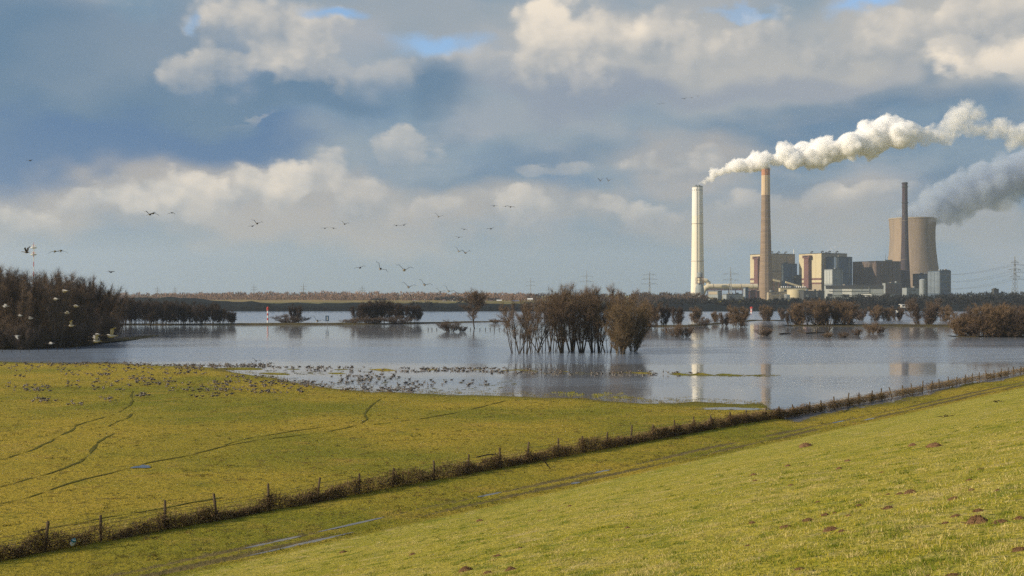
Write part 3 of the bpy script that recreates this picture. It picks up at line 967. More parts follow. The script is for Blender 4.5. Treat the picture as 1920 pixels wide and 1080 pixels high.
treeline('far_hedge', 'dark scrub along the crest of the far dyke',
         [(215, 420, 566, 567, 905, 3), (480, 520, 570, 570, 920, 3), (770, 815, 564, 565, 900, 3), (860, 905, 561, 561, 1000, 3), (985, 1240, 563, 564, 950, 3),
          (420, 1000, 577, 577, 880, 1)], M_fd, 34, 60)
treeline('far_trees', 'dark evergreens around the far village', [(815, 850, 556, 554, 1500, 5), (848, 880, 554, 556, 1450, 5), (915, 935, 558, 558, 1500, 5), (700, 730, 558, 558, 1500, 5)], M_fd, 35, 80)

# ------------------------------------------------------------------ the power plant
M_white = solid('white_concrete', (0.74, 0.70, 0.60), (0.66, 0.62, 0.52), 0.03, 0.8, stretch=(1, 1, 0.25))
M_whiteb = solid('cool_white_paint', (0.72, 0.72, 0.70), (0.68, 0.67, 0.63), 0.03, 0.8)
M_tan = solid('brown_concrete', (0.27, 0.205, 0.150), (0.205, 0.155, 0.115), 0.22, 0.9, stretch=(0.12, 0.12, 1.0))
M_creamband = solid('cream_paint', (0.56, 0.45, 0.31), (0.44, 0.33, 0.22), 0.08, 0.9, stretch=(1, 1, 0.2))
M_rust = solid('rust_paint', (0.42, 0.20, 0.11), (0.33, 0.17, 0.10), 0.08, 0.9)
M_purple = solid('dark_brick', (0.070, 0.058, 0.066), (0.050, 0.043, 0.052), 0.06, 0.9)
M_purple2 = solid('dark_top', (0.070, 0.048, 0.062), (0.05, 0.04, 0.05), 0.06, 0.9)
M_shell = solid('tower_concrete', (0.29, 0.230, 0.175), (0.205, 0.172, 0.142), 0.055, 0.9, stretch=(1, 1, 0.12))
M_cream = solid('cream_cladding', (0.50, 0.44, 0.29), (0.44, 0.39, 0.27), 0.03, 0.7)
M_taupe = solid('taupe_and_cream_shade', (0.34, 0.29, 0.215), (0.29, 0.25, 0.19), 0.03, 0.8)  # own tone of rims and substation, painted shade on the boiler houses
M_red = solid('red_brown_steel', (0.150, 0.075, 0.072), (0.115, 0.06, 0.06), 0.05, 0.7)
M_blue = solid('blue_cladding', (0.075, 0.115, 0.175), (0.06, 0.09, 0.14), 0.03, 0.7)
M_grey = solid('grey_cladding', (0.24, 0.27, 0.29), (0.20, 0.23, 0.25), 0.03, 0.8)
M_pale = solid('pale_grey_cladding', (0.36, 0.39, 0.39), (0.31, 0.34, 0.35), 0.03, 0.8)
M_slate = solid('slate_cladding', (0.15, 0.19, 0.235), (0.12, 0.155, 0.20), 0.03, 0.8)
M_dark = solid('dark_steel', (0.055, 0.06, 0.065), (0.04, 0.045, 0.05), 0.05, 0.8)
M_brick = solid('sooty_brick', (0.165, 0.125, 0.105), (0.105, 0.090, 0.085), 0.05, 0.9, stretch=(1, 1, 0.12))
M_duct = solid('cream_duct', (0.60, 0.54, 0.40), (0.52, 0.46, 0.34), 0.06, 0.6)
M_tank = solid('silver_tank', (0.48, 0.49, 0.48), (0.38, 0.40, 0.40), 0.08, 0.45, metallic=0.3)
M_glass = solid('dark_glass', (0.03, 0.035, 0.04), None, 0.5, 0.15)
M_wsign = solid('white_paint', (0.78, 0.78, 0.74), (0.70, 0.70, 0.66), 0.3, 0.7)
M_redp = solid('red_paint', (0.55, 0.06, 0.04), None, 0.5, 0.6)
M_steel = solid('galvanised_steel', (0.22, 0.23, 0.235), None, 0.5, 0.6)
GZ0 = 3.0


def chimney(name, px, depth, prof_px, label, bands, mat, n=40, extra=None):
    """prof_px: (py, half width in px) from the ground up; bands: part name, py_top, py_bottom, material"""
    c = at(px, 552, depth)
    mpp = depth / FPX
    e = empty(name, (c[0], c[1], 0))
    Z = lambda py: at(px, py, depth)[2]
    prof = [(w * mpp, Z(py)) for py, w in prof_px]
    prof[0] = (prof[0][0], GZ0 - 1)
    rz = lambda z: float(np.interp(z, [p[1] for p in prof], [p[0] for p in prof]))
    zs = np.linspace(prof[0][1], prof[-1][1], 14)
    sh_ = MB().lathe([(rz(z), z) for z in zs], n).build('shaft', mat, e, True)
    for pn, t, b_, mt in bands:
        z0, z1 = Z(b_), Z(t)
        MB().lathe([(rz(z) + 0.12, z) for z in np.linspace(z0, z1, 4)], n).build(pn, mt, e, True)
    a = math.radians(255)
    lad = [(math.cos(a) * (rz(z) + 0.5), math.sin(a) * (rz(z) + 0.5), z) for z in np.linspace(GZ0, prof[-1][1], 12)]
    MB().tube(lad, 0.28, 4).build('ladder', M_dark, sh_)
    for f in (0.34, 0.67):
        z = GZ0 + (prof[-1][1] - GZ0) * f
        MB().lathe([(rz(z) + 0.9, z), (rz(z) + 0.9, z + 0.5)], n).build('walkway', M_taupe, sh_)
    if extra:
        extra(e, Z, rz, mpp)
    return tag(e, label, 'chimney', 'chimneys of the power plant')


def white_extra(e, Z, rz, mpp):
    t = Z(350)
    for dx in (-4.2, 3.0):
        MB().lathe([(3.0, t - 1), (3.0, t + 3.6)], 20, centre=(dx, 0)).build('flue', M_grey, e, True)
    for a in (200, 225, 250, 275, 300, 325):
        a = math.radians(a)
        r = rz(t - 8)
        MB().box((-0.7, -0.25, -1.1), (0.7, 0.25, 1.1)).build('opening', M_dark, e, loc=(r * math.cos(a), r * math.sin(a), t - 8), rz=a + math.pi / 2)


chimney('chimney', 1308, 2250, [(553, 13.0), (500, 11.6), (430, 10.6), (350, 9.8)], 'tall white chimney with steam plume',
        [('cool_band', 351, 405, M_whiteb), ('rim', 349.4, 351.6, M_grey)], M_white, extra=white_extra)
chimney('chimney', 1436, 2200, [(556, 13.6), (530, 12.6), (470, 10.2), (400, 8.4), (316, 7.6)], 'tall brown chimney with cream and rust top bands',
        [('rust_band', 318, 329, M_rust), ('cream_band', 329, 366, M_creamband), ('rim', 315, 317.6, M_taupe)], M_tan)


def dark_extra(e, Z, rz, mpp):
    for py in (344, 351, 380.5):
        z = Z(py)
        MB().lathe([(rz(z) + 1.6, z), (rz(z) + 1.6, z + 1.4)], 32).build('gallery', M_dark, e, False)


chimney('chimney', 1697, 2450, [(545, 11.2), (520, 9.0), (470, 6.8), (400, 5.2), (342, 4.6)], 'dark purple brown chimney in front of the cooling tower',
        [('dark_top', 343, 380, M_purple2)], M_purple, extra=dark_extra)

# cooling tower
D = 2620
c = at(1711, 552, D)
e = empty('cooling_tower', (c[0], c[1], 0))
mpp = D / FPX
Z = lambda py: at(1711, py, D)[2]
prof = [(552, 55), (540, 52.4), (525, 49.2), (508, 46.4), (490, 43.8), (470, 41.6), (450, 40.3), (432, 40.4), (410, 42.2)]
outer = [(w * mpp, Z(py)) for py, w in prof]
inner = [(r - 1.2, z) for r, z in outer[::-1]]
MB().lathe(outer + inner, 96, cap_top=False, cap_bot=False).build('shell', M_shell, e, True)
zt = Z(410)
MB().lathe([(outer[-1][0] + 0.9, zt - 2), (outer[-1][0] + 0.9, zt + 0.6), (outer[-1][0] - 1.6, zt + 0.6)], 96, cap_top=False, cap_bot=False).build('rim', M_taupe, e)
for k in range(36):
    a = 2 * math.pi * k / 36
    r = outer[0][0]
    MB().tube([(r * 1.04 * math.cos(a - 0.05), r * 1.04 * math.sin(a - 0.05), GZ0 - 1), (r * math.cos(a), r * math.sin(a), outer[0][1] + 1)], 0.9, 6).build('leg', M_shell, e)
tag(e, 'huge waisted concrete cooling tower', 'cooling tower')


class Block:
    """a building seen over its corner: left (sunny) face towards -X, right face towards -Y of the local frame"""
    def __init__(self, name, pl, pc, pr, top, depth, mat, label, z0=GZ0, turn=45.0, cat='building', roof=None):
        self.pc, self.d, self.top = pc, depth, top
        self.mpp = depth / FPX
        c = at(pc, 552, depth)
        self.az = math.atan2(c[0], c[1])
        self.th = math.radians(turn)
        self.e = empty(name, (c[0], c[1], 0), math.pi / 2 - self.th - self.az)
        self.kl, self.kr = self.mpp / math.sin(math.pi / 2 - self.th), self.mpp / math.sin(self.th)
        self.kl, self.kr = self.mpp / math.cos(self.th), self.mpp / math.sin(self.th)
        self.ly = max((pc - pl) * self.kl, 6.0)
        self.lx = max((pr - pc) * self.kr, 6.0)
        self.z0 = z0
        zt = self.Z(top)
        MB().box((0, 0, z0 - 1.5), (self.lx, self.ly, zt)).build('wall', mat, self.e)
        self.roof = MB().box((-0.35, -0.35, zt + 0.003), (self.lx + 0.35, self.ly + 0.35, zt + 1.0)).build('roof', roof or M_dark, self.e)
        if self.lx > 18:
            Rb = random.Random(int(pl * 7 + top))
            for k in range(3):
                w_, d_, h_ = Rb.uniform(2, 6), Rb.uniform(2, 5), Rb.uniform(1.2, 3.2)
                x_, y_ = Rb.uniform(0.1, 0.8) * self.lx, Rb.uniform(0.1, 0.6) * self.ly
                MB().box((x_, y_, zt + 1.003), (x_ + w_, y_ + d_, zt + 1.0 + h_)).build('roof_unit', [M_grey, M_dark, M_taupe][k], self.roof)
            MB().tube([(1.0, 0.6, zt + 1.9), (self.lx - 1, 0.6, zt + 1.9)], 0.12, 4).build('roof_rail', M_steel, self.roof)
            x_ = self.lx * Rb.uniform(0.55, 0.9)
            MB().tube([(x_, -1.1, z0), (x_, -1.1, zt - 2), (x_, 0.5, zt - 1)], 0.55, 6).build('downpipe', M_steel, self.e)
            for f in (0.33, 0.62):
                zz = z0 + (zt - z0) * f
                MB().box((self.lx * 0.05, -1.6, zz), (self.lx * Rb.uniform(0.4, 0.95), -0.95, zz + 0.5)).build('gantry', M_dark, self.e)
        tag(self.e, label, cat, 'buildings of the power plant')

    def Z(self, py):
        return at(self.pc, py, self.d)[2]

    def left(self, name, p0, p1, t, b, mat, out=0.4, back=0.0):
        y0, y1 = (self.pc - p1) * self.kl, (self.pc - p0) * self.kl
        return MB().box((-out, y0, self.Z(b)), (-back - 0.003, y1, self.Z(t))).build(name, mat, self.e)

    def right(self, name, p0, p1, t, b, mat, out=0.4):
        x0, x1 = (p0 - self.pc) * self.kr, (p1 - self.pc) * self.kr
        return MB().box((x0, -out, self.Z(b)), (x1, -0.003, self.Z(t))).build(name, mat, self.e)

    def vent(self, fx, fy, h=4.0, r=1.3, mat=None):
        x, y, z = self.lx * fx, self.ly * fy, self.Z(self.top) + 1.0
        MB().tube([(x, y, z - 0.5), (x, y, z + h), (x + r * 1.2, y - r * 1.2, z + h + r), (x + 2.6 * r, y - 2.6 * r, z + h - r * 0.4)], r, 8).build('vent_pipe', mat or M_dark, self.e, True)


def boiler_house(name, pl, pc, pr, top, depth, label, tower, shade_mat):
    B = Block(name, pl, pc, pr, top, depth, shade_mat, label)
    n = 4
    for k in range(n):
        w = (pc - pl) / n
        B.left('cladding_panel', pl + k * w + 0.12, pl + (k + 1) * w - 0.12, top + 0.6, 521.0, M_cream, 0.5)
        B.left('cladding_panel', pl + k * w + 0.12, pl + (k + 1) * w - 0.12, 525.0, 529.4, M_cream, 0.5)
    for k in range(4):
        w = (pr - pc) / 4
        B.right('cladding_panel', pc + k * w + 0.14, pc + (k + 1) * w - 0.14, top + 0.6, 531, shade_mat, 0.5)  # same cladding as the cream side, its shade painted in as taupe
    B.left('red_band', pl, pc, 521.6, 524.6, M_red, 0.7)
    B.left('red_band', pl, pc, 529.8, 532.4, M_red, 0.7)
    # stair tower with its overhanging head
    t0, t1, tt = tower
    st_ = B.left('stair_tower', t0, t1, tt + 5, 540, M_red, 9.0)
    B.left('tower_head', t0 - 2, t1 + 2, tt, tt + 5.5, M_red, 10.5).parent = st_
    B.left('window', t0 + 0.5, t1 - 0.5, tt + 1.5, tt + 3.2, M_glass, 10.9, 10.4).parent = st_
    for fx, fy in ((0.25, 0.75), (0.35, 0.4), (0.55, 0.3), (0.8, 0.25)):
        B.vent(fx, fy)
    return B


B1 = boiler_house('boiler_house', 1407, 1445, 1490, 476, 2380, 'cream boiler house partly hidden behind the brown chimney', (1419.5, 1426.5, 480), M_taupe)
MB().tube([(B1.lx * 0.98, 2, B1.Z(476)), (B1.lx * 0.98, 2, B1.Z(466))], 0.6, 6).build('antenna', M_wsign, B1.e)
B2 = boiler_house('boiler_house', 1499, 1541, 1587, 475, 2350, 'cream boiler house standing free with red brown stair tower', (1513.5, 1522, 478), M_taupe)
B2.right('window_bay', 1567, 1575, 484, 503, M_blue, 0.9)
b = Block('annex', 1545, 1567, 1597, 482, 2330, M_blue, 'dark blue annex attached to the free-standing cream boiler house')
b.right('pale_strip', 1568, 1572, 483, 508, M_grey, 0.8)
b.right('pale_strip', 1590, 1592, 486, 520, M_grey, 0.8)
b = Block('filter_house', 1546, 1561, 1580, 505, 2290, M_grey, 'grey filter house in front of the blue annex')
for k in range(3):
    b.left('cladding_panel', 1546.6 + k * 4.8, 1550.9 + k * 4.8, 507, 532, M_pale, 0.5)
b = Block('bunker', 1466, 1469, 1494, 495, 2300, M_blue, 'dark blue bunker beside the brown chimney')
b.left('cladding_panel', 1466.2, 1468.8, 496, 527, M_pale, 0.4)  # sunlit look of the narrow left face painted as a pale panel
b = Block('switch_house', 1488, 1494, 1502, 516, 2310, M_dark, 'small dark switch house between the two cream boiler houses')
b.left('pipe_rack', 1489, 1493, 518, 521, M_cream, 1.0)

# old block: brick, in bays
b = Block('old_boiler_house', 1600, 1642, 1687, 490, 2360, M_brick, 'sooty brown old boiler house next to the dark chimney')
for k in range(6):
    b.left('brick_bay', 1600.6 + k * 6.9, 1606.3 + k * 6.9, 493, 534, M_brick, 0.9)
for k in range(6):
    b.right('brick_bay', 1643.0 + k * 7.3, 1649.2 + k * 7.3, 493, 534, M_brick, 0.9)
b.right('roof_house', 1660, 1672, 486.5, 489, M_grey, -2.0)
MB().tube([(b.lx * 0.5, 8, b.Z(490)), (b.lx * 0.5, 8, b.Z(474))], 0.35, 5).build('antenna', M_steel, b.e)
b = Block('turbine_hall', 1655, 1660, 1690, 531, 2250, M_grey, 'grey turbine hall at the foot of the old boiler house')
for k in range(5):
    b.right('cladding_panel', 1660.6 + k * 5.9, 1665.6 + k * 5.9, 532, 552, M_brick, 0.5)
b = Block('pump_house', 1692, 1700, 1722, 540, 2240, M_grey, 'low grey pump house below the dark chimney')
b.right('window', 1704, 1716, 543, 545, M_glass, 0.3)
b = Block('coal_tower', 1741, 1766, 1782, 508, 2330, M_blue, 'blue grey tower block at the end of the plant')
for k in range(4):
    b.left('cladding_panel', 1741.4 + k * 6.2, 1746.9 + k * 6.2, 509.5, 550, M_slate, 0.5)
b.right('roof_house', 1769, 1780, 506, 507.6, M_blue, -2.0)
b = Block('transfer_house', 1712, 1720, 1743, 514, 2400, M_dark, 'dark transfer house before the cooling tower')
b.right('cladding_panel', 1722, 1730, 516, 523, M_blue, 0.5)
b.right('cladding_panel', 1731, 1741, 516, 523, M_blue, 0.5)

# white hall with dark roof band
b = Block('hall', 1546, 1548, 1652, 536, 2150, M_pale, 'long pale hall with dark roof band', turn=75)
b.right('roof_band', 1548, 1652, 535.4, 541.2, M_dark, 1.2)
for k, (x0, x1, mt) in enumerate([(1549, 1561, M_wsign), (1562, 1577, M_pale), (1578, 1595, M_wsign), (1596, 1613, M_pale), (1614, 1631, M_pale), (1632, 1651, M_pale)]):
    b.right('cladding_panel', x0, x1, 541.6, 556 if k != 5 else 550, mt, 0.5)
b.right('gate', 1551, 1560, 550.5, 556, M_dark, 0.8)
b.right('gate', 1580, 1590, 552, 556.5, M_dark, 0.8)
b = Block('office', 1615, 1616, 1633, 551, 2050, M_wsign, 'small white office with two window bands before the long pale hall', turn=80)
for t in (553.0, 556.0):
    b.right('window', 1617.5, 1631.5, t, t + 1.4, M_glass, 0.3)


def upright(name, px, depth, r_px, top, bottom, mat, label, dome=0.0, cat='tank', group='tanks of the power plant'):
    p = at(px, 552, depth)
    mpp = depth / FPX
    z1, z0 = at(px, top, depth)[2], min(at(px, bottom, depth)[2], 20) - 2
    e = empty(name, (p[0], p[1], 0))
    r = r_px * mpp
    MB().lathe([(r, z0), (r, z1)], 28).build('tank_wall', mat, e, True)
    MB().lathe([(r * 1.02, z1), (r * 0.72, z1 + dome * 0.7 + 0.3), (0.1, z1 + dome + 0.5)], 28).build('tank_roof', mat, e, True)
    return tag(e, label, cat, group)


upright('silo', 1729.5, 2200, 5.5, 525, 556, M_grey, 'pale upright silo before the dark transfer house', 2, 'silo')
upright('storage_tank', 1448, 2000, 10, 552.5, 560, M_tank, 'low silver tank at the foot of the brown chimney', 1)
upright('storage_tank', 1472, 1990, 9, 553, 560, M_tank, 'low silver tank farther from the brown chimney', 1)
upright('storage_tank', 1491, 2080, 15, 543, 556, M_cream, 'wide cream tank before the free-standing boiler house', 1)
b = Block('workshop', 1460, 1463, 1512, 540, 2110, M_cream, 'low cream workshop with a row of roof domes', turn=70)
for k in range(12):
    MB().lathe([(1.6, 0), (1.5, 1.2), (0.8, 2.2), (0.05, 2.5)], 10).build('roof_dome', M_wsign, b.e, True, loc=(4 + k * 4.4, 4, b.Z(540) + 1.0))
b.right('window', 1470, 1505, 543.5, 546.5, M_glass, 0.3)
b = Block('store', 1500, 1507, 1545, 546, 2040, M_dark, 'dark flat-roofed store before the free-standing boiler house', turn=65)
b.right('door', 1511, 1516, 552, 558, M_grey, 0.4)
b = Block('substation', 1438, 1441, 1470, 548, 1960, M_taupe, 'flat taupe substation behind the silver tanks', turn=70)
b.right('window', 1446, 1462, 550, 551.4, M_glass, 0.3)
b = Block('gatehouse', 1328, 1346, 1353, 546, 1900, M_grey, 'grey gatehouse below the long cream duct', turn=40)
b.left('cladding_panel', 1329, 1345, 547, 552, M_taupe, 0.4)
b = Block('pump_tower', 1394, 1398, 1403, 539.5, 1920, M_blue, 'slim blue tower before the long cream duct')
b.left('cladding_panel', 1394.4, 1397.6, 541, 556, M_grey, 0.4)
b = Block('shed', 1355, 1362, 1392, 552, 1880, M_grey, 'low grey green shed between gatehouse and slim blue tower', turn=65)
b.right('door', 1368, 1372, 555, 560, M_dark, 0.4)
b = Block('coal_bay', 1402, 1405, 1424, 546, 2120, M_red, 'red brown steel bay at the foot of the brown chimney')
b.left('window', 1402.5, 1404.5, 548, 551, M_cream, 0.4)

# flue gas duct: long cream pipe on red trestles with elbow, scrubber and white chimney inlet
D = 2120
mpp = D / FPX
e = empty('flue_duct', at(1330, 552, D) * np.array([1, 1, 0]))
o_ = np.array([at(1330, 552, D)[0], D, 0.0])
L = lambda px, py, dd=0.0: at(px, py, D) - o_ + np.array([0, dd, 0])
zc = 537.0
MB().tube([L(1315, 553), L(1319, 547), L(1323, 540), L(1329, zc), L(1345, zc), L(1420, zc)], 4.9 * mpp, 18).build('duct', M_duct, e, True)
for px in (1336, 1366, 1388, 1410):
    MB().tube([L(px, zc), L(px + 0.9, zc)], 5.25 * mpp, 18).build('duct_ring', M_taupe, e, True)
MB().box(tuple(L(1322, 544.4, -4)), tuple(L(1421, 542.2, 4))).build('trestle_beam', M_red, e)
for px in range(1326, 1420, 13):
    MB().box(tuple(L(px, 560, -3)), tuple(L(px + 1.2, 544.6, -1.5))).build('trestle_leg', M_red, e)
tag(e, 'long cream flue duct on red trestles leading to the white chimney', 'duct')
e = empty('scrubber', at(1312, 552, D - 25) * np.array([1, 1, 0]))
Zs = lambda py: at(1312, py, D - 25)[2]
k_ = (D - 25) / FPX
MB().lathe([(8 * k_, GZ0), (8.3 * k_, Zs(545)), (7.6 * k_, Zs(538)), (5 * k_, Zs(533)), (4.2 * k_, Zs(531))], 24).build('vessel', M_grey, e, True)
MB().lathe([(4.0 * k_, Zs(532)), (4.0 * k_, Zs(520))], 20).build('riser', M_duct, e, True)
MB().lathe([(5.2 * k_, Zs(521)), (5.2 * k_, Zs(513)), (3.0 * k_, Zs(510.5))], 20).build('hood', M_grey, e, True)
for sx_ in (-1, 1):
    for sy_ in (-1, 1):
        MB().box((sx_ * 6 * k_ - 0.5, sy_ * 6 * k_ - 0.5, Zs(533)), (sx_ * 6 * k_ + 0.5, sy_ * 6 * k_ + 0.5, Zs(520))).build('frame_post', M_red, e)
for py in (520.5, 526, 531.5):
    MB().box((-6 * k_, -6 * k_ - 0.6, Zs(py)), (6 * k_, -6 * k_ + 0.6, Zs(py) + 1.0)).build('frame_beam', M_red, e)
tag(e, 'grey scrubber vessel in a red frame at the foot of the white chimney', 'scrubber')
e = empty('elbow_duct', at(1326, 552, D + 25) * np.array([1, 1, 0]))
o_ = np.array([at(1326, 552, D + 25)[0], D + 25.0, 0])
pts = [at(px, py, D + 25) - o_ for px, py in ((1313, 526), (1320, 525.5), (1325, 526.5), (1328, 530), (1329, 536), (1329, 541))]
MB().tube(pts, 4.6 * k_, 14).build('duct', M_duct, e, True)
MB().tube([pts[-2] + (0, 0, 1.5), pts[-2]], 5.2 * k_, 14).build('duct_ring', M_taupe, e, True)
tag(e, 'bent cream duct beside the white chimney', 'duct')

# conveyor bridges
for k, (x0, y0, x1, y1, dep, lab) in enumerate([(1449, 525, 1462, 527.5, 2190, 'short cream conveyor bridge beside the brown chimney'),
                                               (1473, 529, 1502, 538, 2180, 'sloping cream conveyor bridge to the free-standing boiler house'),
                                               (1320, 557, 1345, 561, 1850, 'low sloping conveyor below the flue duct')]):
    a, c = at(x0, y0, dep), at(x1, y1, dep)
    e = empty('conveyor_bridge', (a[0], a[1], 0))
    d_ = c - a
    bq = MB()
    h = 3.4 * dep / FPX
    v = []
    for q_, yy_ in ((0, 0), (1, 0)):
        for dy in (-3, 3):
            for dz in (-h / 2, h / 2):
                v.append((d_[0] * q_, d_[1] * q_ + dy, a[2] + d_[2] * q_ + dz))
    bq.add(v, [(0, 1, 3, 2), (4, 6, 7, 5), (0, 4, 5, 1), (2, 3, 7, 6), (1, 5, 7, 3), (0, 2, 6, 4)])
    bq.build('gallery', M_cream, e)
    for f in (0.15, 0.85):
        MB().box((d_[0] * f - 0.5, -1, 0), (d_[0] * f + 0.5, 1, a[2] + d_[2] * f - h / 2)).build('trestle_leg', M_red, e)
    tag(e, lab, 'conveyor', 'conveyors of the power plant')

b = Block('water_tower', 1861, 1864, 1872, 542.5, 1900, M_dark, 'small dark tower above the wood at the right')
MB().box((b.lx * 0.2, 1, b.Z(542.5)), (b.lx * 0.6, 5, b.Z(540))).build('roof_house', M_dark, b.e)


# ------------------------------------------------------------------ pylons and power lines
def pylon(px, base, top, depth, label, arms=((0.72, 0.20), (0.86, 0.15)), wbase=0.11, bar=0.22, dense=8):
    p = at(px, 552, depth)
    h = at(px, top, depth)[2] - GZ0
    e = empty('pylon', (p[0], p[1], GZ0), RNG.uniform(-0.3, 0.3))
    mb = MB()
    w = lambda f: h * wbase * (1 - f) ** 1.35 + 0.35
    lev = [1 - (1 - k / dense) ** 1.15 for k in range(dense + 1)]
    cor = lambda f: [(sx_ * w(f) / 2, sy_ * w(f) / 2, f * h) for sx_, sy_ in ((-1, -1), (1, -1), (1, 1), (-1, 1))]
    for k in range(dense):
        A, B = cor(lev[k]), cor(lev[k + 1])
        for j in range(4):
            mb.tube([A[j], B[j]], bar, 4, caps=False)
            mb.tube([A[j], B[(j + 1) % 4]], bar * 0.6, 3, caps=False)
            mb.tube([A[(j + 1) % 4], B[j]], bar * 0.6, 3, caps=False)
    mb.build('lattice', M_steel, e)
    tips = []
    for f, half in arms:
        a = MB()
        L_ = half * h
        for s_ in (-1, 1):
            a.tube([(0, -0.5, f * h), (s_ * L_, 0, f * h)], bar, 4)
            a.tube([(0, 0.5, f * h), (s_ * L_, 0, f * h)], bar, 4)
            a.tube([(0, 0, f * h + h * 0.045), (s_ * L_, 0, f * h)], bar, 4)
            for g in (0.55, 1.0):
                a.tube([(s_ * L_ * g, 0, f * h), (s_ * L_ * g, 0, f * h - 2.5)], 0.15, 4)
        a.build('cross_arm', M_steel, e)
        tips += [(s_ * L_ * g, f * h - 2.5) for s_ in (-1, 1) for g in (0.55, 1.0)]
    tag(e, label, 'pylon', 'power line pylons')
    return e, tips


ARMS2 = ((0.60, 0.24), (0.78, 0.22))
P1, T1 = pylon(1903, 552, 480, 1500, 'large lattice pylon at the right edge', ((0.55, 0.13), (0.70, 0.16), (0.86, 0.10)), 0.13, 0.20, 10)
pylon(1370, 552, 500, 2050, 'pylon in front of the long cream duct', ARMS2, 0.09, 0.2)
pylon(1218, 552, 509, 2300, 'pylon left of the white chimney above the brown wood', ((0.55, 0.32), (0.72, 0.30), (0.88, 0.24)), 0.09, 0.2)
pylon(1100, 552, 507, 2900, 'faint pylon above the flooded clump', ARMS2, 0.08, 0.2)
pylon(995, 552, 520, 3000, 'faint pylon just left of the flooded clump', ARMS2, 0.08, 0.2)
pylon(569, 552, 531, 3000, 'faint pylon above the pink wood near the striped marker', ARMS2, 0.08, 0.2)
pylon(476, 552, 533, 3000, 'faint pylon above the middle of the pink wood', ARMS2, 0.08, 0.2)
pylon(328, 552, 537, 3000, 'small faint pylon above the pink wood beside the dark wood', ARMS2, 0.08, 0.2)
pylon(295, 552, 537, 3100, 'small faint pylon nearest the dark wood', ARMS2, 0.08, 0.2)
pylon(679, 552, 535, 3100, 'faint pylon above the thicket on the spit', ARMS2, 0.08, 0.2)
P9, T9 = pylon(1672, 552, 470, 2700, 'pylon hidden mostly behind the old boiler house', ((0.55, 0.13), (0.70, 0.16), (0.86, 0.10)), 0.09, 0.25)
w1 = np.array([(P1.location.x + x * math.cos(P1.rotation_euler.z), P1.location.y + x * math.sin(P1.rotation_euler.z), GZ0 + z) for x, z in T1])
w9 = np.array([(P9.location.x + x, P9.location.y, GZ0 + z) for x, z in T9])
for k in range(0, len(w1)):
    a, c = w1[k], w9[k]
    ts = np.linspace(0, 1, 14)
    pts = [a * (1 - t) + c * t - np.array([0, 0, 26 * 4 * t * (1 - t)]) for t in ts]
    o = MB().tube(pts, 0.075, 3, caps=False).build('power_cable', M_dark)
    tag(o, 'thin power cable strung from the large pylon at the right', 'cable', 'cables of the large pylon')
    far_end = a + np.array([260.0, -60, 4])
    pts = [a * (1 - t) + far_end * t - np.array([0, 0, 10 * 4 * t * (1 - t)]) for t in ts]
    o = MB().tube(pts, 0.075, 3, caps=False).build('power_cable', M_dark)
    tag(o, 'thin power cable leaving the frame from the large pylon', 'cable', 'cables leaving the frame')

# red and white radio mast behind the dark wood
D = 1100
p = at(63, 552, D)
e = empty('radio_mast', (p[0], p[1], 3))
h = at(63, 454, D)[2] - 3
for k in range(9):
    z0, z1 = h * (0.30 + 0.7 * k / 9), h * (0.30 + 0.7 * (k + 1) / 9)
    MB().tube([(0, 0, z0), (0, 0, z1)], 0.42 if k < 8 else 0.2, 6).build('mast_section', M_redp if k % 2 == 0 else M_wsign, e)
MB().tube([(0, 0, -2), (0, 0, h * 0.30)], 0.5, 6).build('mast_base', M_steel, e)
for f in (0.79, 0.90):
    MB().lathe([(2.0, h * f), (2.9, h * f + 0.5), (2.9, h * f + 1.3)], 12).build('platform', M_wsign, e)
    for a in range(4):
        MB().box((-0.25, 1.4, 0), (0.25, 1.9, 2.6)).build('antenna', M_wsign, e, loc=(0, 0, h * f + 1.3), rz=a * math.pi / 2)
tag(e, 'red and white radio mast with two platforms behind the dark wood', 'mast')


# striped river markers, blue sign, stakes
def marker(px, base, top, label, w=0.35):
    p = on_level(px, base)
    h = (base - top) / FPX * p[1]
    e = empty('river_marker', (p[0], p[1], 0))
    for k in range(6):
        MB().tube([(0, 0, h * k / 6 - (0.8 if k == 0 else 0)), (0, 0, h * (k + 1) / 6)], w if k < 5 else w * 1.5, 10).build('stripe', M_redp if k % 2 else M_wsign, e)
    MB().lathe([(w * 1.9, h + 0.003), (w * 1.1, h + 0.5), (0.05, h + 0.9)], 10).build('top_mark', M_redp, e)
    tag(e, label, 'marker', 'striped river markers')


marker(502, 605, 578, 'red and white striped marker pole on the thin spit on the left')
marker(1409, 587, 577, 'red and white marker on the river below the brown chimney', 0.7)
p = on_level(613.5, 612)
e = empty('river_sign', (p[0], p[1], 0))
MB().tube([(0, 0, -1), (0, 0, 2.6)], 0.12, 8).build('post', M_steel, e)
MB().box((-0.75, -0.08, 2.3), (0.75, 0.0, 4.7), bev=0.02).build('board', solid('blue_board', (0.035, 0.09, 0.16), None, 1.0, 0.6), e)
MB().box((-0.12, -0.12, 2.7), (0.12, -0.083, 4.3)).build('white_bar', M_wsign, e)
tag(e, 'dark blue river sign on a post by the thicket', 'sign')

STK = solid('old_wood', (0.060, 0.048, 0.036), (0.038, 0.030, 0.024), 6.0, 0.9, 0.4)


def stake(px, py, h, label, group, r=0.09, lean=0.0):
    p = on_level(px, py)
    b = MB().tube([(0, 0, -0.6), (lean * 0.5, 0, h * 0.55), (lean, 0, h)], [r, r * 0.95, r * 0.8], 6)
    b.tube([(lean, 0, h), (lean, 0, h + r * 0.6)], [r * 0.8, r * 0.4], 6)
    o = b.build('stake', STK, None, loc=(p[0], p[1], 0))
    tag(o, label, 'stake', group)


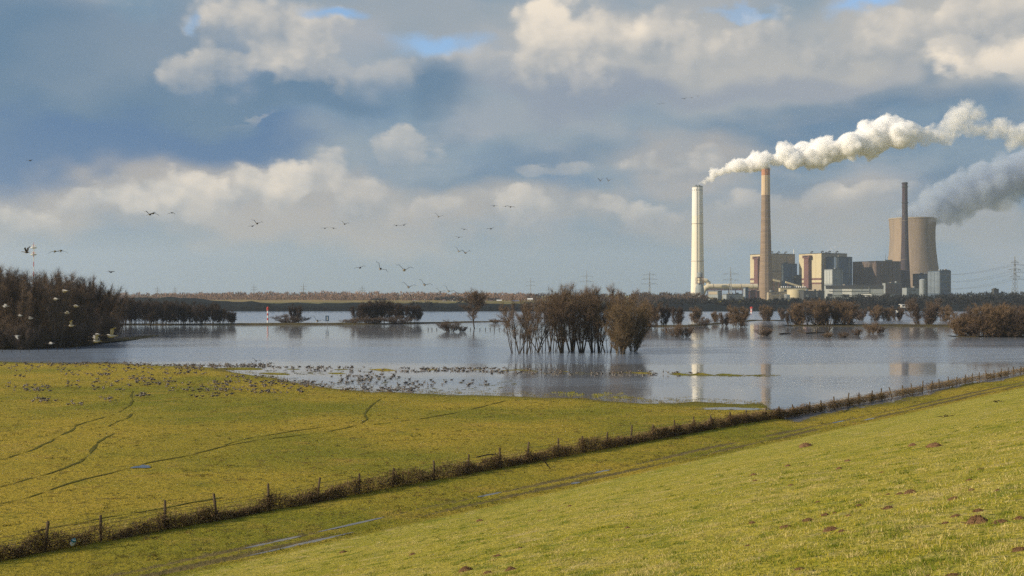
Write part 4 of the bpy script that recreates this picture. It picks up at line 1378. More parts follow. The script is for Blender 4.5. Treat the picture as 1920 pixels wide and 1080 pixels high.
for x, hh in [(803, 1.0), (810, 0.9), (819, 0.8), (863, 0.9), (872, 0.9), (882, 0.9), (900, 0.8), (910, 0.9), (919, 0.8), (927, 1.8), (936, 0.8), (945, 1.4), (955, 0.9)]:
    stake(x, 619, hh, 'dark fence stake standing in water by the lone round tree', 'stakes by the lone round tree', 0.14, RNG.uniform(-0.1, 0.1))
for x in (4, 21, 38, 55, 72, 89, 106, 119, 131, 143):
    stake(x, 662 - x * 0.02, 1.1, 'thin leaning stake in shallow water below the dark wood', 'stakes below the dark wood', 0.06, RNG.uniform(-0.1, 0.35))

# boat house and moored boats by the far bank at the right
for (x0, x1, yb, dep, lab) in [(1689, 1714, 573.5, 900, 'white two-level boat house by the far bank'), (1684, 1697, 586, 760, 'white flat roofed landing stage below the boat house')]:
    a = at(x0, yb, dep)
    w = (x1 - x0) / FPX * dep
    e = empty('boat_house', (a[0], a[1], 0))
    zb = a[2]
    MB().box((0, 0, -0.3), (w, 5, max(zb - 1.4, 0.6))).build('pontoon', M_dark, e)
    MB().box((w * 0.1, 0.6, max(zb - 1.4, 0.6) + 0.003), (w * 0.9, 4.4, zb + 1.0)).build('wall', M_wsign, e)
    for k in range(4):
        MB().box((w * (0.16 + 0.19 * k), 0.55, zb - 0.6), (w * (0.27 + 0.19 * k), 0.597, zb + 0.4)).build('window', M_glass, e)
    MB().box((0, 0, zb + 1.003), (w, 5, zb + 1.35)).build('roof', M_wsign, e)
    tag(e, lab, 'boat house', 'white buildings on the water')


# ------------------------------------------------------------------ village beyond the far dyke
M_roof = solid('roof_tiles', (0.16, 0.07, 0.05), (0.11, 0.06, 0.05), 0.3, 0.8)
M_roofb = solid('blue_roof', (0.10, 0.12, 0.24), None, 0.3, 0.6)
for (px, py, wpx, hpx, dep, rm, lab) in [
        (777, 563, 7, 3.4, 1420, M_roof, 'small white farmhouse at the near end of the far village'),
        (848, 562.5, 6, 3.6, 1420, M_roof, 'white gabled house beside the dark evergreens of the village'),
        (832, 563, 5, 3.0, 1440, M_roof, 'little brown roofed house before the dark evergreens'),
        (906, 564, 8, 2.6, 1400, M_roof, 'long low house glimpsed past the lone round tree'),
        (921, 564, 5, 2.4, 1400, M_roof, 'small shed next to the long low house'),
        (936, 564, 9, 3.6, 1380, M_wsign, 'bright cream flat barn in the far village'),
        (966, 565, 14, 3.4, 1380, M_roofb, 'white hall with a blue roof in the far village'),
        (994, 562, 9, 5.0, 1380, M_wsign, 'white villa behind the open end of the flooded clump')]:
    a = at(px, py + hpx * 0.5, dep)
    w, hh = wpx * dep / FPX, hpx * dep / FPX
    e = empty('house', (a[0], a[1], 0))
    z1 = a[2] + hh * 0.6
    MB().box((-w / 2, 0, 3), (w / 2, 7, z1)).build('wall', M_wsign if rm is not M_wsign else M_creamband, e)
    r = MB()
    r.add([(-w / 2 - 0.4, -0.4, z1 + 0.003), (w / 2 + 0.4, -0.4, z1 + 0.003), (w / 2 + 0.4, 7.4, z1 + 0.003), (-w / 2 - 0.4, 7.4, z1 + 0.003), (-w / 2 - 0.4, 3.5, z1 + hh * 0.45), (w / 2 + 0.4, 3.5, z1 + hh * 0.45)],
          [(0, 1, 5, 4), (2, 3, 4, 5), (0, 4, 3), (1, 2, 5), (0, 3, 2, 1)])
    r.build('roof', rm, e)
    for f in (-0.28, 0.28):
        MB().box((w * f - 0.5, -0.06, z1 - 1.7), (w * f + 0.5, -0.003, z1 - 0.5)).build('window', M_glass, e)
    tag(e, lab, 'house', 'houses of the far village')

# ------------------------------------------------------------------ fence with flood wrack
def on_ground(px, py):
    d = pxdir(px, py)
    t = np.geomspace(4.0, 400.0, 4000)
    x, y, z = d[0] * t, d[1] * t, CAM_Z + d[2] * t
    hit = np.argmax(z < ground_z(x, y))
    return np.array([x[hit], y[hit], float(ground_z(x[hit], y[hit]))])


QF = -56.0
POST = solid('weathered_post', (0.115, 0.088, 0.058), (0.055, 0.042, 0.030), 5.0, 0.9, 0.5, stretch=(1, 1, 0.3))
WIRE = solid('rusty_wire', (0.075, 0.055, 0.040), None, 3.0, 0.8)
post_me = []
for k in range(4):
    R = np.random.default_rng(60 + k)
    b, w = MB(), R.uniform(0.055, 0.085)
    rings = []
    for z in (-0.3, 0.25, 0.6, 0.95, 1.22, 1.30):
        rr = w * (1.0 if z < 1.25 else 0.75) * R.uniform(0.9, 1.08)
        rings.append([(rr * math.cos(a + 0.4) + R.normal(0, 0.004), rr * math.sin(a + 0.4) + R.normal(0, 0.004), z + (R.uniform(-0.02, 0.02) if z > 1.2 else 0)) for a in np.arange(7) * 2 * math.pi / 7])
    v = [p for r in rings for p in r]
    f = [(i * 7 + j, i * 7 + (j + 1) % 7, (i + 1) * 7 + (j + 1) % 7, (i + 1) * 7 + j) for i in range(5) for j in range(7)] + [tuple(35 + j for j in range(7))]
    b.add(v, f)
    post_me.append(b.mesh('post', POST))
fence = empty('fence', (0, 0, 0))
tops = []
R = np.random.default_rng(61)
s_post = np.arange(15.4, 262, 3.65)
for k, s in enumerate(s_post):
    s = s + R.uniform(-0.25, 0.25)
    x, y = from_sq(s, QF + R.uniform(-0.06, 0.06))
    z = max(float(ground_z(x, y)), -0.15)
    o = link_mesh('post', post_me[k % 4], fence, (x, y, z), R.uniform(0, 6))
    o.rotation_euler = (R.normal(0, 0.09), R.normal(0, 0.09), R.uniform(0, 6))
    sc = R.uniform(0.86, 1.10)
    o.scale = (1.15, 1.15, sc * 1.2)
    tops.append((x, y, z))
for h in (0.22, 0.45, 0.68, 0.92, 1.16):
    pts = []
    for a, c in zip(tops[:-1], tops[1:]):
        a, c = np.array(a) + (0, 0, h + R.normal(0, 0.02)), np.array(c) + (0, 0, h)
        pts += [a, a * 0.5 + c * 0.5 - np.array([0, 0, R.uniform(0.0, 0.07)])]
    MB().tube(pts, 0.013, 3, caps=False).build('wire', WIRE, fence)
tag(fence, 'post and wire fence running along the dyke foot to the water', 'fence')

R = np.random.default_rng(62)


def strands(n, s0, s1, spread, zlo, hfun, length, width, cols, along=0.6, dens=None, q0=QF):
    s = R.uniform(s0, s1, int(n * 1.6))
    if dens is not None:
        s = s[R.uniform(0, 1, len(s)) < dens(s)]
    s = s[:n]
    n = len(s)
    q = q0 + R.normal(0, spread, n)
    x, y = from_sq(s, q)
    g = np.maximum(ground_z(x, y), -0.05)
    z = g + zlo + (hfun(s) - zlo) * R.uniform(0, 1, n) ** 1.15
    d = np.stack([UX * R.normal(0, along, n), UY * R.normal(0, along, n), R.normal(0, 0.55, n)], -1) + R.normal(0, 0.30, (n, 3))
    d = unit(d)
    L = length * R.uniform(0.35, 1.25, n)[:, None]
    p = np.stack([x, y, z], -1)
    sd = unit(np.cross(d, R.normal(0, 1, (n, 3)))) * width * R.uniform(0.5, 1.4, n)[:, None]
    V = np.stack([p - d * L / 2 - sd / 2, p - d * L / 2 + sd / 2, p + d * L / 2], 1)
    V[:, :, 2] = np.maximum(V[:, :, 2], g[:, None] + 0.01)
    cols = np.array(cols)
    c = cols[R.integers(0, len(cols), n)] * R.uniform(0.7, 1.25, (n, 1))
    return V.reshape(-1, 3), np.repeat(c, 3, 0)


lump = lambda s: 0.60 + 1.9 * (fbm(s / 2.2, s * 0 + 1.5, 41, 3) - 0.42)
BROWN = [(0.150, 0.098, 0.052), (0.100, 0.066, 0.037), (0.195, 0.128, 0.066), (0.065, 0.046, 0.028)]
STRAW = [(0.30, 0.215, 0.105), (0.24, 0.165, 0.08), (0.36, 0.27, 0.14), (0.17, 0.115, 0.06)]
parts = [
    strands(44000, 14, 122, 0.18, 0.0, lump, 0.50, 0.030, BROWN, dens=lambda s: 0.25 + 1.1 * (fbm(s / 1.3, s * 0 + 7, 47, 3) - 0.15) * np.clip((124 - s) / 22.0, 0.12, 1)),
    strands(13000, 14, 108, 0.30, 0.0, lambda s: lump(s) + 0.22, 0.42, 0.018, BROWN + STRAW[:2]),
    strands(17000, 14, 112, 0.40, 0.02, lambda s: 0.62 + 0.7 * (fbm(s / 1.7, s * 0, 42) - 0.3), 0.40, 0.014, STRAW, q0=QF - 0.45),
    strands(9000, 85, 140, 0.12, 0.05, lambda s: s * 0 + 0.95, 0.75, 0.020, BROWN + STRAW, 1.4, lambda s: 0.25 + 0.75 * (fbm(s / 2.0, s * 0 + 8, 43) > 0.5)),
    strands(34000, 104, 265, 0.10, 0.12, lambda s: 0.85 + 0.25 * fbm(s / 3.0, s * 0, 44), 0.80, 0.022, STRAW + STRAW + BROWN, 1.5, lambda s: 0.45 + 0.9 * (fbm(s / 2.5, s * 0 + 3, 45) > 0.42)),
]
for s in s_post[::1]:
    if s < 140 and R.uniform() < 0.8:
        parts.append(strands(260, s - 0.35, s + 0.35, 0.14, 0.1, lambda q_: q_ * 0 + R.uniform(0.8, 1.25), 0.42, 0.028, BROWN, 0.5))
V = np.concatenate([p[0] for p in parts])
C = np.concatenate([p[1] for p in parts])
o = link_mesh('flood_debris', tri_mesh('flood_debris', V, np.arange(len(V)).reshape(-1, 3), tinted('wrack', rough=0.95), colors=C))
tag(o, 'dark brown reeds and straw left by the flood along the fence', kind='stuff')

# loose branches and planks caught on the fence
for (x0, y0, x1, y1, lab) in [(1694, 735, 1716, 745, 'pale plank leaning from the fence onto the grass, farther one'), (1559, 752, 1583, 774, 'dark branch propped against the fence near the water'),
                              (893, 869, 930, 875, 'dark curved branch lying on top of the wire fence'), (1012, 868, 1032, 880, 'short pale stick leaning at the fence foot'),
                              (1560, 756, 1572, 775, 'second branch crossing the one propped against the fence')]:
    a, c = on_ground(x0, y0 + 14), on_ground(x1, y1)
    a[2] += 1.05
    c[2] += 0.04 if 'top of' not in lab else 1.0
    mid = a * 0.5 + c * 0.5 + np.array([0, 0, 0.05])
    b = MB().tube([a, mid, c], [0.05, 0.055, 0.035], 6)
    b.tube([mid, mid + (c - a) * 0.18 + np.array([0, 0, 0.25])], [0.025, 0.01], 4)
    tag(b.build('stick', POST if 'pale' in lab else STK), lab, 'stick', 'branches caught on the fence')

# plastic canister stuck in the wrack
p = on_ground(135, 1030)
e = empty('plastic_canister', (p[0], p[1], p[2] + 0.25), 0.5)
M_plw = solid('white_plastic', (0.72, 0.74, 0.70), (0.55, 0.58, 0.56), 12.0, 0.4)
M_plt = solid('teal_plastic', (0.04, 0.24, 0.30), (0.03, 0.16, 0.22), 10.0, 0.4)
MB().lathe([(0.10, 0.0), (0.125, 0.02), (0.13, 0.12), (0.115, 0.2), (0.125, 0.27), (0.09, 0.33), (0.04, 0.37)], 12).build('body', M_plw, e, True)
MB().lathe([(0.135, 0.25), (0.132, 0.31), (0.10, 0.35)], 12, cap_top=False, cap_bot=False).build('shoulder_wrap', M_plt, e, True)
MB().lathe([(0.05, 0.36), (0.05, 0.42)], 10).build('cap', M_plt, e, True)
e.rotation_euler = (0.5, 0.35, 0.4)
tag(e, 'white and teal plastic canister caught in the fence wrack', 'canister')

# ------------------------------------------------------------------ puddles in the ruts, cattle trails, wet hollows
m, N, bs, out = new_mat('puddle_water')
N.put(bs.inputs['Base Color'], N.mix(N.noise(N.new('ShaderNodeTexCoord').outputs['Object'], 2.0), (0.075, 0.070, 0.060), (0.11, 0.10, 0.085)))
bs.inputs['Roughness'].default_value = 0.05
bs.inputs['IOR'].default_value = 1.45
M_pud = m


def wob_at(s):
    return 0.35 * (vnoise(np.asarray(s, float) / 17.0, np.asarray(s, float) * 0 + 2.5, 8) - 0.5) * 2


for (q0, a, c) in [(-49.0, 34, 38), (-49.0, 39, 44.5), (-47.3, 33, 40.5), (-49.0, 53, 55.5), (-47.3, 61, 62), (-49.0, 66, 68), (-49.0, 109, 112), (-47.3, 113, 116)]:
    t = np.linspace(a, c, int((c - a) * 2) + 3)
    qc = q0 - wob_at(t)
    w = 0.20 * np.sin(np.pi * np.clip((t - a) / (c - a), 0, 1)) ** 0.45 * (0.75 + 0.5 * vnoise(t / 1.4, t * 0, 77))
    xl, yl = from_sq(t, qc - w)
    xr, yr = from_sq(t, qc + w)
    cx, cy = from_sq(t, qc)
    z = float(np.mean(ground_z(cx, cy))) + 0.035
    V = np.concatenate([np.stack([xl, yl, xl * 0 + z], -1), np.stack([xr, yr, xr * 0 + z], -1)])
    n = len(t)
    f = [(i, n + i, n + i + 1, i + 1) for i in range(n - 1)]
    tag(link_mesh('puddle', tri_mesh('puddle', V, f, M_pud)), 'rain puddle filling a wheel rut', kind='structure')

M_trail = solid('trodden_grass', (0.115, 0.108, 0.018), (0.065, 0.058, 0.016), 1.2, 0.95, 0.5)
TRAILS = [[(-30, 872), (30, 856), (71, 840), (96, 828), (106, 820), (138, 808), (143, 798), (167, 791), (202, 781)], [(222, 774), (235, 768), (248, 755), (246, 742), (250, 733)],
          [(-30, 923), (0, 915), (70, 896), (140, 873), (165, 856), (175, 843), (186, 828), (213, 814)], [(202, 801), (222, 791), (240, 784), (249, 776)],
          [(-30, 954), (0, 947), (70, 932), (100, 915), (180, 895), (240, 880), (280, 868), (350, 857), (420, 838), (470, 828), (560, 818), (640, 806), (676, 796), (688, 788), (681, 778), (690, 766), (716, 746), (730, 741)],
          [(420, 836), (470, 822), (560, 808), (640, 797)], [(700, 797), (760, 790), (830, 779), (900, 764), (950, 750)],
          [(60, 1000), (170, 978), (260, 962), (420, 934)]]
for pl in TRAILS:
    P = np.array([on_level(a, b_, 0.25)[:2] for a, b_ in pl])
    seg = np.hypot(*np.diff(P, axis=0).T)
    cum = np.concatenate([[0], np.cumsum(seg)])
    t = np.arange(0, cum[-1], 0.6)
    cx, cy = np.interp(t, cum, P[:, 0]), np.interp(t, cum, P[:, 1])
    k = np.ones(7) / 7
    if len(t) > 14:
        cx[3:-3], cy[3:-3] = np.convolve(cx, k, 'valid'), np.convolve(cy, k, 'valid')
    dx, dy = np.gradient(cx), np.gradient(cy)
    L = np.hypot(dx, dy) + 1e-9
    wl, wr = 0.22 * np.clip(vnoise(t / 1.6, t * 0, 90) * 1.5 - 0.35, 0.02, 1), 0.22 * np.clip(vnoise(t / 1.9, t * 0 + 4, 91) * 1.5 - 0.35, 0.02, 1)
    V1 = np.stack([cx - dy / L * wl, cy + dx / L * wl], -1)
    V2 = np.stack([cx + dy / L * wr, cy - dx / L * wr], -1)
    V = np.concatenate([V1, V2])
    V = np.concatenate([V, (ground_z(V[:, 0], V[:, 1]) + 0.035)[:, None]], 1)
    n = len(t)
    f = [(i, n + i, n + i + 1, i + 1) for i in range(n - 1)]
    tag(link_mesh('path', tri_mesh('path', V, f, M_trail)), 'narrow cattle trail trodden into the pasture', kind='structure')
for (px, py, rx, ry) in [(262, 877, 0.8, 0.22), (270, 875, 0.5, 0.15), (1375, 764, 4, 0.5), (1345, 765, 2, 0.3)]:
    c = on_level(px, py, 0.28)
    a = np.linspace(0, 2 * np.pi, 26, endpoint=False)
    rr = 0.6 + 0.8 * vnoise(np.cos(a) * 2 + px, np.sin(a) * 2, 93)
    V = np.stack([c[0] + rx * rr * np.cos(a), c[1] + ry * 3 * rr * np.sin(a)], -1)
    z = float(ground_z(c[0], c[1])) + 0.05
    me = bpy.data.meshes.new('puddle')
    me.from_pydata([(v[0], v[1], z) for v in V], [], [tuple(range(26))])
    me.materials.append(M_pud)
    tag(link_mesh('puddle', me), 'shallow puddle in the wet pasture', kind='structure')

# ------------------------------------------------------------------ molehills on the slope
SOIL = solid('loose_soil', (0.230, 0.135, 0.070), (0.130, 0.075, 0.040), 14.0, 0.95, 0.8)
hill_me = []
for k in range(4):
    nr, na = 6, 16
    v = [(0, 0, 0.36)]
    for i in range(1, nr + 1):
        rr = i / nr
        for j in range(na):
            a = 2 * math.pi * j / na
            e1 = 0.8 + 0.45 * float(vnoise(math.cos(a) * 1.7 + k * 5, math.sin(a) * 1.7, 80))
            lumpz = 0.16 * (float(vnoise(rr * math.cos(a) * 4 + k * 9, rr * math.sin(a) * 4, 81)) - 0.4)
            v.append((rr * e1 * math.cos(a), rr * e1 * math.sin(a), 0.36 * (1 - rr ** 1.6) + lumpz * (1 - rr * 0.5) - (0.08 if i == nr else 0)))
    f = [(0, 1 + j, 1 + (j + 1) % na) for j in range(na)]
    for i in range(nr - 1):
        f += [(1 + i * na + j, 1 + (i + 1) * na + j, 1 + (i + 1) * na + (j + 1) % na, 1 + i * na + (j + 1) % na) for j in range(na)]
    b = MB()
    b.add(v, f)
    Rm = np.random.default_rng(300 + k)
    for j in range(70):
        a, rr = Rm.uniform(0, 6.28), Rm.uniform(0.1, 1.25)
        cr = Rm.uniform(0.03, 0.10) * (1.0 if rr < 1 else 0.7)
        c = np.array([rr * math.cos(a), rr * math.sin(a), max(0.36 * (1 - min(rr, 1) ** 1.6), 0.0) + cr * 0.4])
        o6 = [c + cr * np.array(d_) * Rm.uniform(0.7, 1.3) for d_ in ((1, 0, 0), (0, 1, 0), (-1, 0, 0), (0, -1, 0), (0, 0, 0.9), (0, 0, -0.9))]
        b.add(o6, [(0, 1, 4), (1, 2, 4), (2, 3, 4), (3, 0, 4), (1, 0, 5), (2, 1, 5), (3, 2, 5), (0, 3, 5)])
    hill_me.append(b.mesh('molehill', SOIL))
mh = [(1380 + X * .28125, 820 + Y * .2814, w) for X, Y, w in [
    (110, 574, 17), (345, 600, 26), (490, 558, 26), (597, 520, 18), (662, 504, 12), (755, 524, 15), (640, 618, 30), (712, 626, 18), (550, 432, 14), (825, 458, 18),
    (1020, 474, 24), (1040, 434, 11), (1018, 380, 11), (1095, 376, 16), (1168, 370, 24), (1405, 572, 20), (1475, 525, 22), (1622, 492, 24), (1615, 566, 44), (1775, 566, 30),
    (1895, 543, 22), (1560, 286, 14), (1635, 214, 14), (1745, 354, 14), (1460, 410, 22), (1575, 352, 16), (85, 722, 15), (370, 320, 12), (690, 210, 13), (750, 158, 14),
    (120, 252, 14), (130, 290, 10), (975, 235, 10), (1900, 750, 30), (1460, 925, 32), (1290, 918, 16), (350, 192, 13), (470, 62, 26), (1180, 56, 16), (1330, 60, 28), (430, 880, 20)]]
mh += [(874, 1070, 28), (916, 1075, 22), (959, 1069, 24), (934, 1043, 18), (774, 1040, 14), (900, 977, 16), (1177, 990, 12), (1069, 949, 10), (1013, 958, 10), (645, 1036, 16), (976, 1028, 12)]
OWN = {18: 'largest molehill, a broad heap of brown earth low on the slope at the right', 6: 'wide double-humped molehill in the middle of the slope', 2: 'rounded dark molehill left of the small cluster',
       10: 'round-topped molehill alone above a patch of green grass', 34: 'molehill cut by the bottom edge of the picture at the right', 41: 'reddish molehill at the bottom edge, first of a row of three'}
MOLES = []
for k, (px, py, w) in enumerate(mh):
    p = on_ground(px, py)
    rad = w / FPX * p[1] * 0.56
    MOLES.append((p[0], p[1], rad))
    o = link_mesh('molehill', hill_me[k % 4], None, (p[0], p[1], p[2] - 0.02), RNG.uniform(0, 6))
    o.scale = (rad, rad, rad * RNG.uniform(1.1, 1.6))
    tag(o, OWN.get(k, 'small heap of brown earth thrown up on the grassy dyke slope'), 'molehill', 'molehills on the dyke slope')
for k, (px, py) in enumerate([(1771, 782), (1872, 754)]):
    p = on_ground(px, py)
    b = MB()
    for j in range(9):
        a = RNG.normal(0, 0.14, 3) * (1.5, 1.5, 0.25)
        dd = RNG.normal(0, 0.3, 3) * (1, 1, 0.25)
        b.tube([a + (0, 0, 0.05), a + dd + (0, 0, 0.12)], [0.035, 0.012], 5)
    tag(b.build('brushwood', STK, None, loc=p), ['dark bundle of brushwood stranded on the slope, nearer one', 'dark bundle of brushwood stranded on the slope, farther one near the frame edge'][k], 'brushwood')

# ------------------------------------------------------------------ grass blades on the dyke, tufts on the meadow
R = np.random.default_rng(70)


def blades(x, y, h, w, cols, lean=0.55):
    n = len(x)
    z = ground_z(x, y) - 0.01
    p = np.stack([x, y, z], -1)
    d = unit(np.stack([R.normal(0.1, lean, n), R.normal(0, lean, n), np.ones(n)], -1))
    sd = unit(np.cross(d, R.normal(0, 1, (n, 3)))) * w[:, None]
    V = np.stack([p - sd / 2, p + sd / 2, p + d * h[:, None]], 1).reshape(-1, 3)
    return V, np.repeat(cols, 3, 0)


n = 620000
r = 6.0 * (72.0 / 6.0) ** R.uniform(0, 1, n)
a = R.uniform(-0.62, 0.62, n)
x, y = r * np.sin(a), r * np.cos(a)
q = q_of(x, y)
clump = fbm(x / 0.45, y / 0.45, 51, 3)
patch = fbm(s_of(x, y) / 3.2, q / 2.0, 52, 3)
keep = (q > -46.5) & (q < -0.3) & (R.uniform(0, 1, n) < 0.35 + 1.3 * (clump - 0.3))
for mx_, my_, mr_ in MOLES:
    keep &= (x - mx_) ** 2 + (y - my_) ** 2 > (mr_ * 0.95) ** 2
x, y, q, clump, patch, r = x[keep], y[keep], q[keep], clump[keep], patch[keep], r[keep]
n = len(x)
GREENS = np.array([(0.41, 0.36, 0.024), (0.48, 0.41, 0.036), (0.31, 0.30, 0.020), (0.54, 0.44, 0.05)])
STRAWS = np.array([(0.62, 0.52, 0.20), (0.54, 0.45, 0.15), (0.68, 0.58, 0.27), (0.46, 0.38, 0.11)])
p_straw = np.clip(0.27 + 1.7 * (patch - 0.47) + 0.9 * np.exp(-((q + 44.5) / 3.0) ** 2), 0.05, 0.9)
is_straw = R.uniform(0, 1, n) < p_straw
cols = np.where(is_straw[:, None], STRAWS[R.integers(0, 4, n)], GREENS[R.integers(0, 4, n)]) * R.uniform(0.75, 1.2, (n, 1))
h = (0.022 + 0.045 * R.uniform(0, 1, n) ** 1.8 + 0.07 * np.clip(clump - 0.55, 0, 1)) * np.where(is_straw, 1.15, 1.0)
V1, C1 = blades(x, y, h, R.uniform(0.005, 0.010, n) * np.sqrt(r / 9.0), cols)
tn = 2600                                                      # tussocks, dark green or straw
tr = 6.0 * (60.0 / 6.0) ** R.uniform(0, 1, tn)
ta = R.uniform(-0.62, 0.62, tn)
tx_, ty_ = tr * np.sin(ta), tr * np.cos(ta)
tq = q_of(tx_, ty_)
okt = (tq > -45.5) & (tq < -0.6)
tx_, ty_, tr = tx_[okt], ty_[okt], tr[okt]
tn = len(tx_)
per = 46
pale = (R.uniform(0, 1, tn) < 0.4)
rad_ = np.repeat(R.uniform(0.05, 0.20, tn), per)
x = np.repeat(tx_, per) + R.normal(0, 1, tn * per) * rad_
y = np.repeat(ty_, per) + R.normal(0, 1, tn * per) * rad_
tc = np.where(np.repeat(pale, per)[:, None], np.array([(0.58, 0.48, 0.19)]), np.array([(0.17, 0.21, 0.022)])) * R.uniform(0.6, 1.3, (tn * per, 1))
Vt, Ct = blades(x, y, R.uniform(0.04, 0.11, tn * per), R.uniform(0.006, 0.011, tn * per) * np.sqrt(np.repeat(tr, per) / 9.0), tc, 0.7)
V1, C1 = np.concatenate([V1, Vt]), np.concatenate([C1, Ct])
n = 330000                                                     # verge, meadow by the fence, open pasture
s = R.uniform(12, 190, n)
q = -46.0 - 130.0 * R.uniform(0, 1, n) ** 1.6
x, y = from_sq(s, q)
cl = fbm(x / 0.9, y / 0.9, 53, 3)
ok = (R.uniform(0, 1, n) < 0.25 + 1.6 * (cl - 0.35)) & (ground_z(x, y) > 0.06) & (y > 10)
wq = wob_at(s)
ok &= (np.abs(q + 47.3 + wq) > 0.3) & (np.abs(q + 49.0 + wq) > 0.32)
x, y, cl = x[ok], y[ok], cl[ok]
n = len(x)
OLIVE = np.array([(0.30, 0.25, 0.028), (0.38, 0.30, 0.04), (0.20, 0.185, 0.02), (0.42, 0.31, 0.08), (0.11, 0.10, 0.018)])
cols = OLIVE[R.integers(0, 5, n)] * R.uniform(0.8, 1.2, (n, 1))
V2, C2 = blades(x, y, 0.05 + 0.09 * R.uniform(0, 1, n) * (0.6 + cl), R.uniform(0.02, 0.05, n), cols, 0.9)
tn, per = 7000, 14                                              # coarse tufts left standing by the grazing geese
s = R.uniform(12, 190, tn)
q = -46.5 - 120.0 * R.uniform(0, 1, tn) ** 1.5
tx_, ty_ = from_sq(s, q)
wq = wob_at(s)
okt = (fbm(tx_ / 6.0, ty_ / 6.0, 57, 3) > 0.44) & (ground_z(tx_, ty_) > 0.08) & (ty_ > 10) & (np.abs(q + 48.2 + wq) > 1.3)
tx_, ty_ = tx_[okt], ty_[okt]
tn = len(tx_)
x = np.repeat(tx_, per) + R.normal(0, 0.16, tn * per)
y = np.repeat(ty_, per) + R.normal(0, 0.16, tn * per)
tone = np.array([(0.11, 0.095, 0.022), (0.16, 0.15, 0.022), (0.20, 0.125, 0.05), (0.085, 0.085, 0.02)])[R.integers(0, 4, tn)]
V3, C3 = blades(x, y, R.uniform(0.06, 0.20, tn * per), R.uniform(0.03, 0.06, tn * per), np.repeat(tone, per, 0) * R.uniform(0.7, 1.3, (tn * per, 1)), 0.9)
V, C = np.concatenate([V1, V2, V3]), np.concatenate([C1, C2, C3])
o = link_mesh('grass', tri_mesh('grass', V, np.arange(len(V)).reshape(-1, 3), tinted('grass_blade', rough=0.8, transl=0.35), colors=C))
tag(o, 'short winter grass on dyke slope and meadow', kind='stuff')

# tufts of drowned grass in the shallows
xs, ys, hs, cc = [], [], [], []
for (px, py, sx_, sy_, n, cset) in [(1120, 741, 70, 4, 26, 0), (1060, 737, 25, 2, 9, 0), (1165, 745, 25, 2, 12, 0), (1390, 704, 65, 2, 60, 1), (1090, 700, 120, 2, 30, 1), (560, 700, 90, 3, 40, 1),
                               (700, 715, 90, 10, 40, 1), (850, 730, 120, 6, 25, 1), (420, 692, 120, 3, 40, 1), (930, 720, 60, 4, 18, 1), (1240, 750, 150, 3, 18, 1)]:
    for k in range(n):
        c = on_level(px + R.normal(0, 0.5) * sx_, py + R.normal(0, 0.5) * sy_)
        m_ = R.integers(14, 40)
        xs.append(c[0] + R.normal(0, 0.22, m_)); ys.append(c[1] + R.normal(0, 0.22, m_))
        hs.append(R.uniform(0.10, 0.30, m_) * (1.0 if cset == 0 else 0.6))
        cc.append(np.tile((0.30, 0.28, 0.035) if cset == 0 else (0.14, 0.125, 0.03), (m_, 1)) * R.uniform(0.7, 1.2, (m_, 1)))
for k in range(900):                                           # ragged margin of drowned grass
    px = R.uniform(-60, 1440)
    t_ = (px - 960.0) / FPX
    yb = float(np.interp(t_, _sh_t, _sh_y)) + R.normal(1.0, 3.0)
    if float(ground_z(t_ * yb, yb)) > 0.08:
        continue
    m_ = R.integers(10, 26)
    xs.append(t_ * yb + R.normal(0, 0.35, m_)); ys.append(yb + R.normal(0, 0.3, m_))
    hs.append(R.uniform(0.06, 0.2, m_))
    cc.append(np.tile((0.21, 0.17, 0.04), (m_, 1)) * R.uniform(0.6, 1.3, (m_, 1)))
x, y, h, cols = np.concatenate(xs), np.concatenate(ys), np.concatenate(hs), np.concatenate(cc)
n = len(x)
p = np.stack([x, y, x * 0 - 0.02], -1)
d = unit(np.stack([R.normal(0, 0.5, n), R.normal(0, 0.5, n), np.ones(n)], -1))
sd = unit(np.cross(d, R.normal(0, 1, (n, 3)))) * 0.05
V = np.stack([p - sd / 2, p + sd / 2, p + d * h[:, None]], 1).reshape(-1, 3)
o = link_mesh('flooded_grass', tri_mesh('flooded_grass', V, np.arange(len(V)).reshape(-1, 3), tinted('wet_grass', transl=0.2), colors=np.repeat(cols, 3, 0)))
tag(o, 'tufts of yellow green grass rising from the shallows', kind='stuff')


# ------------------------------------------------------------------ geese
G_back = solid('goose_back', (0.070, 0.060, 0.052), (0.040, 0.036, 0.034), 14.0, 0.8)
G_pale = solid('goose_pale', (0.60, 0.56, 0.49), (0.42, 0.38, 0.33), 10.0, 0.8)
G_head = solid('goose_head', (0.105, 0.080, 0.062), (0.060, 0.046, 0.038), 16.0, 0.8)
G_bill = solid('goose_bill', (0.42, 0.22, 0.10), None, 20.0, 0.5)
G_wing = solid('goose_wing', (0.048, 0.044, 0.042), (0.085, 0.078, 0.072), 7.0, 0.8)
G_mats = [G_back, G_pale, G_head, G_bill, G_wing]


def loft(b, path, n=8):
    """path: (x, z, half width, half height); continuous skin along the bird, bill first or last"""
    v = []
    for i, (x, z, w, h) in enumerate(path):
        p0, p1 = path[max(i - 1, 0)], path[min(i + 1, len(path) - 1)]
        t = np.array([p1[0] - p0[0], p1[1] - p0[1]])
        t = t / (np.linalg.norm(t) + 1e-9)
        nx, nz = -t[1], t[0]
        for k in range(n):
            a = 2 * math.pi * k / n
            v.append((x + nx * h * math.sin(a), w * math.cos(a), z + nz * h * math.sin(a)))
    base = len(b.v)
    m = len(path)
    f = [(i * n + k, i * n + (k + 1) % n, (i + 1) * n + (k + 1) % n, (i + 1) * n + k) for i in range(m - 1) for k in range(n)]
    f += [tuple(range(n - 1, -1, -1)), tuple((m - 1) * n + k for k in range(n))]
    b.add(v, f)
    return base, m, n


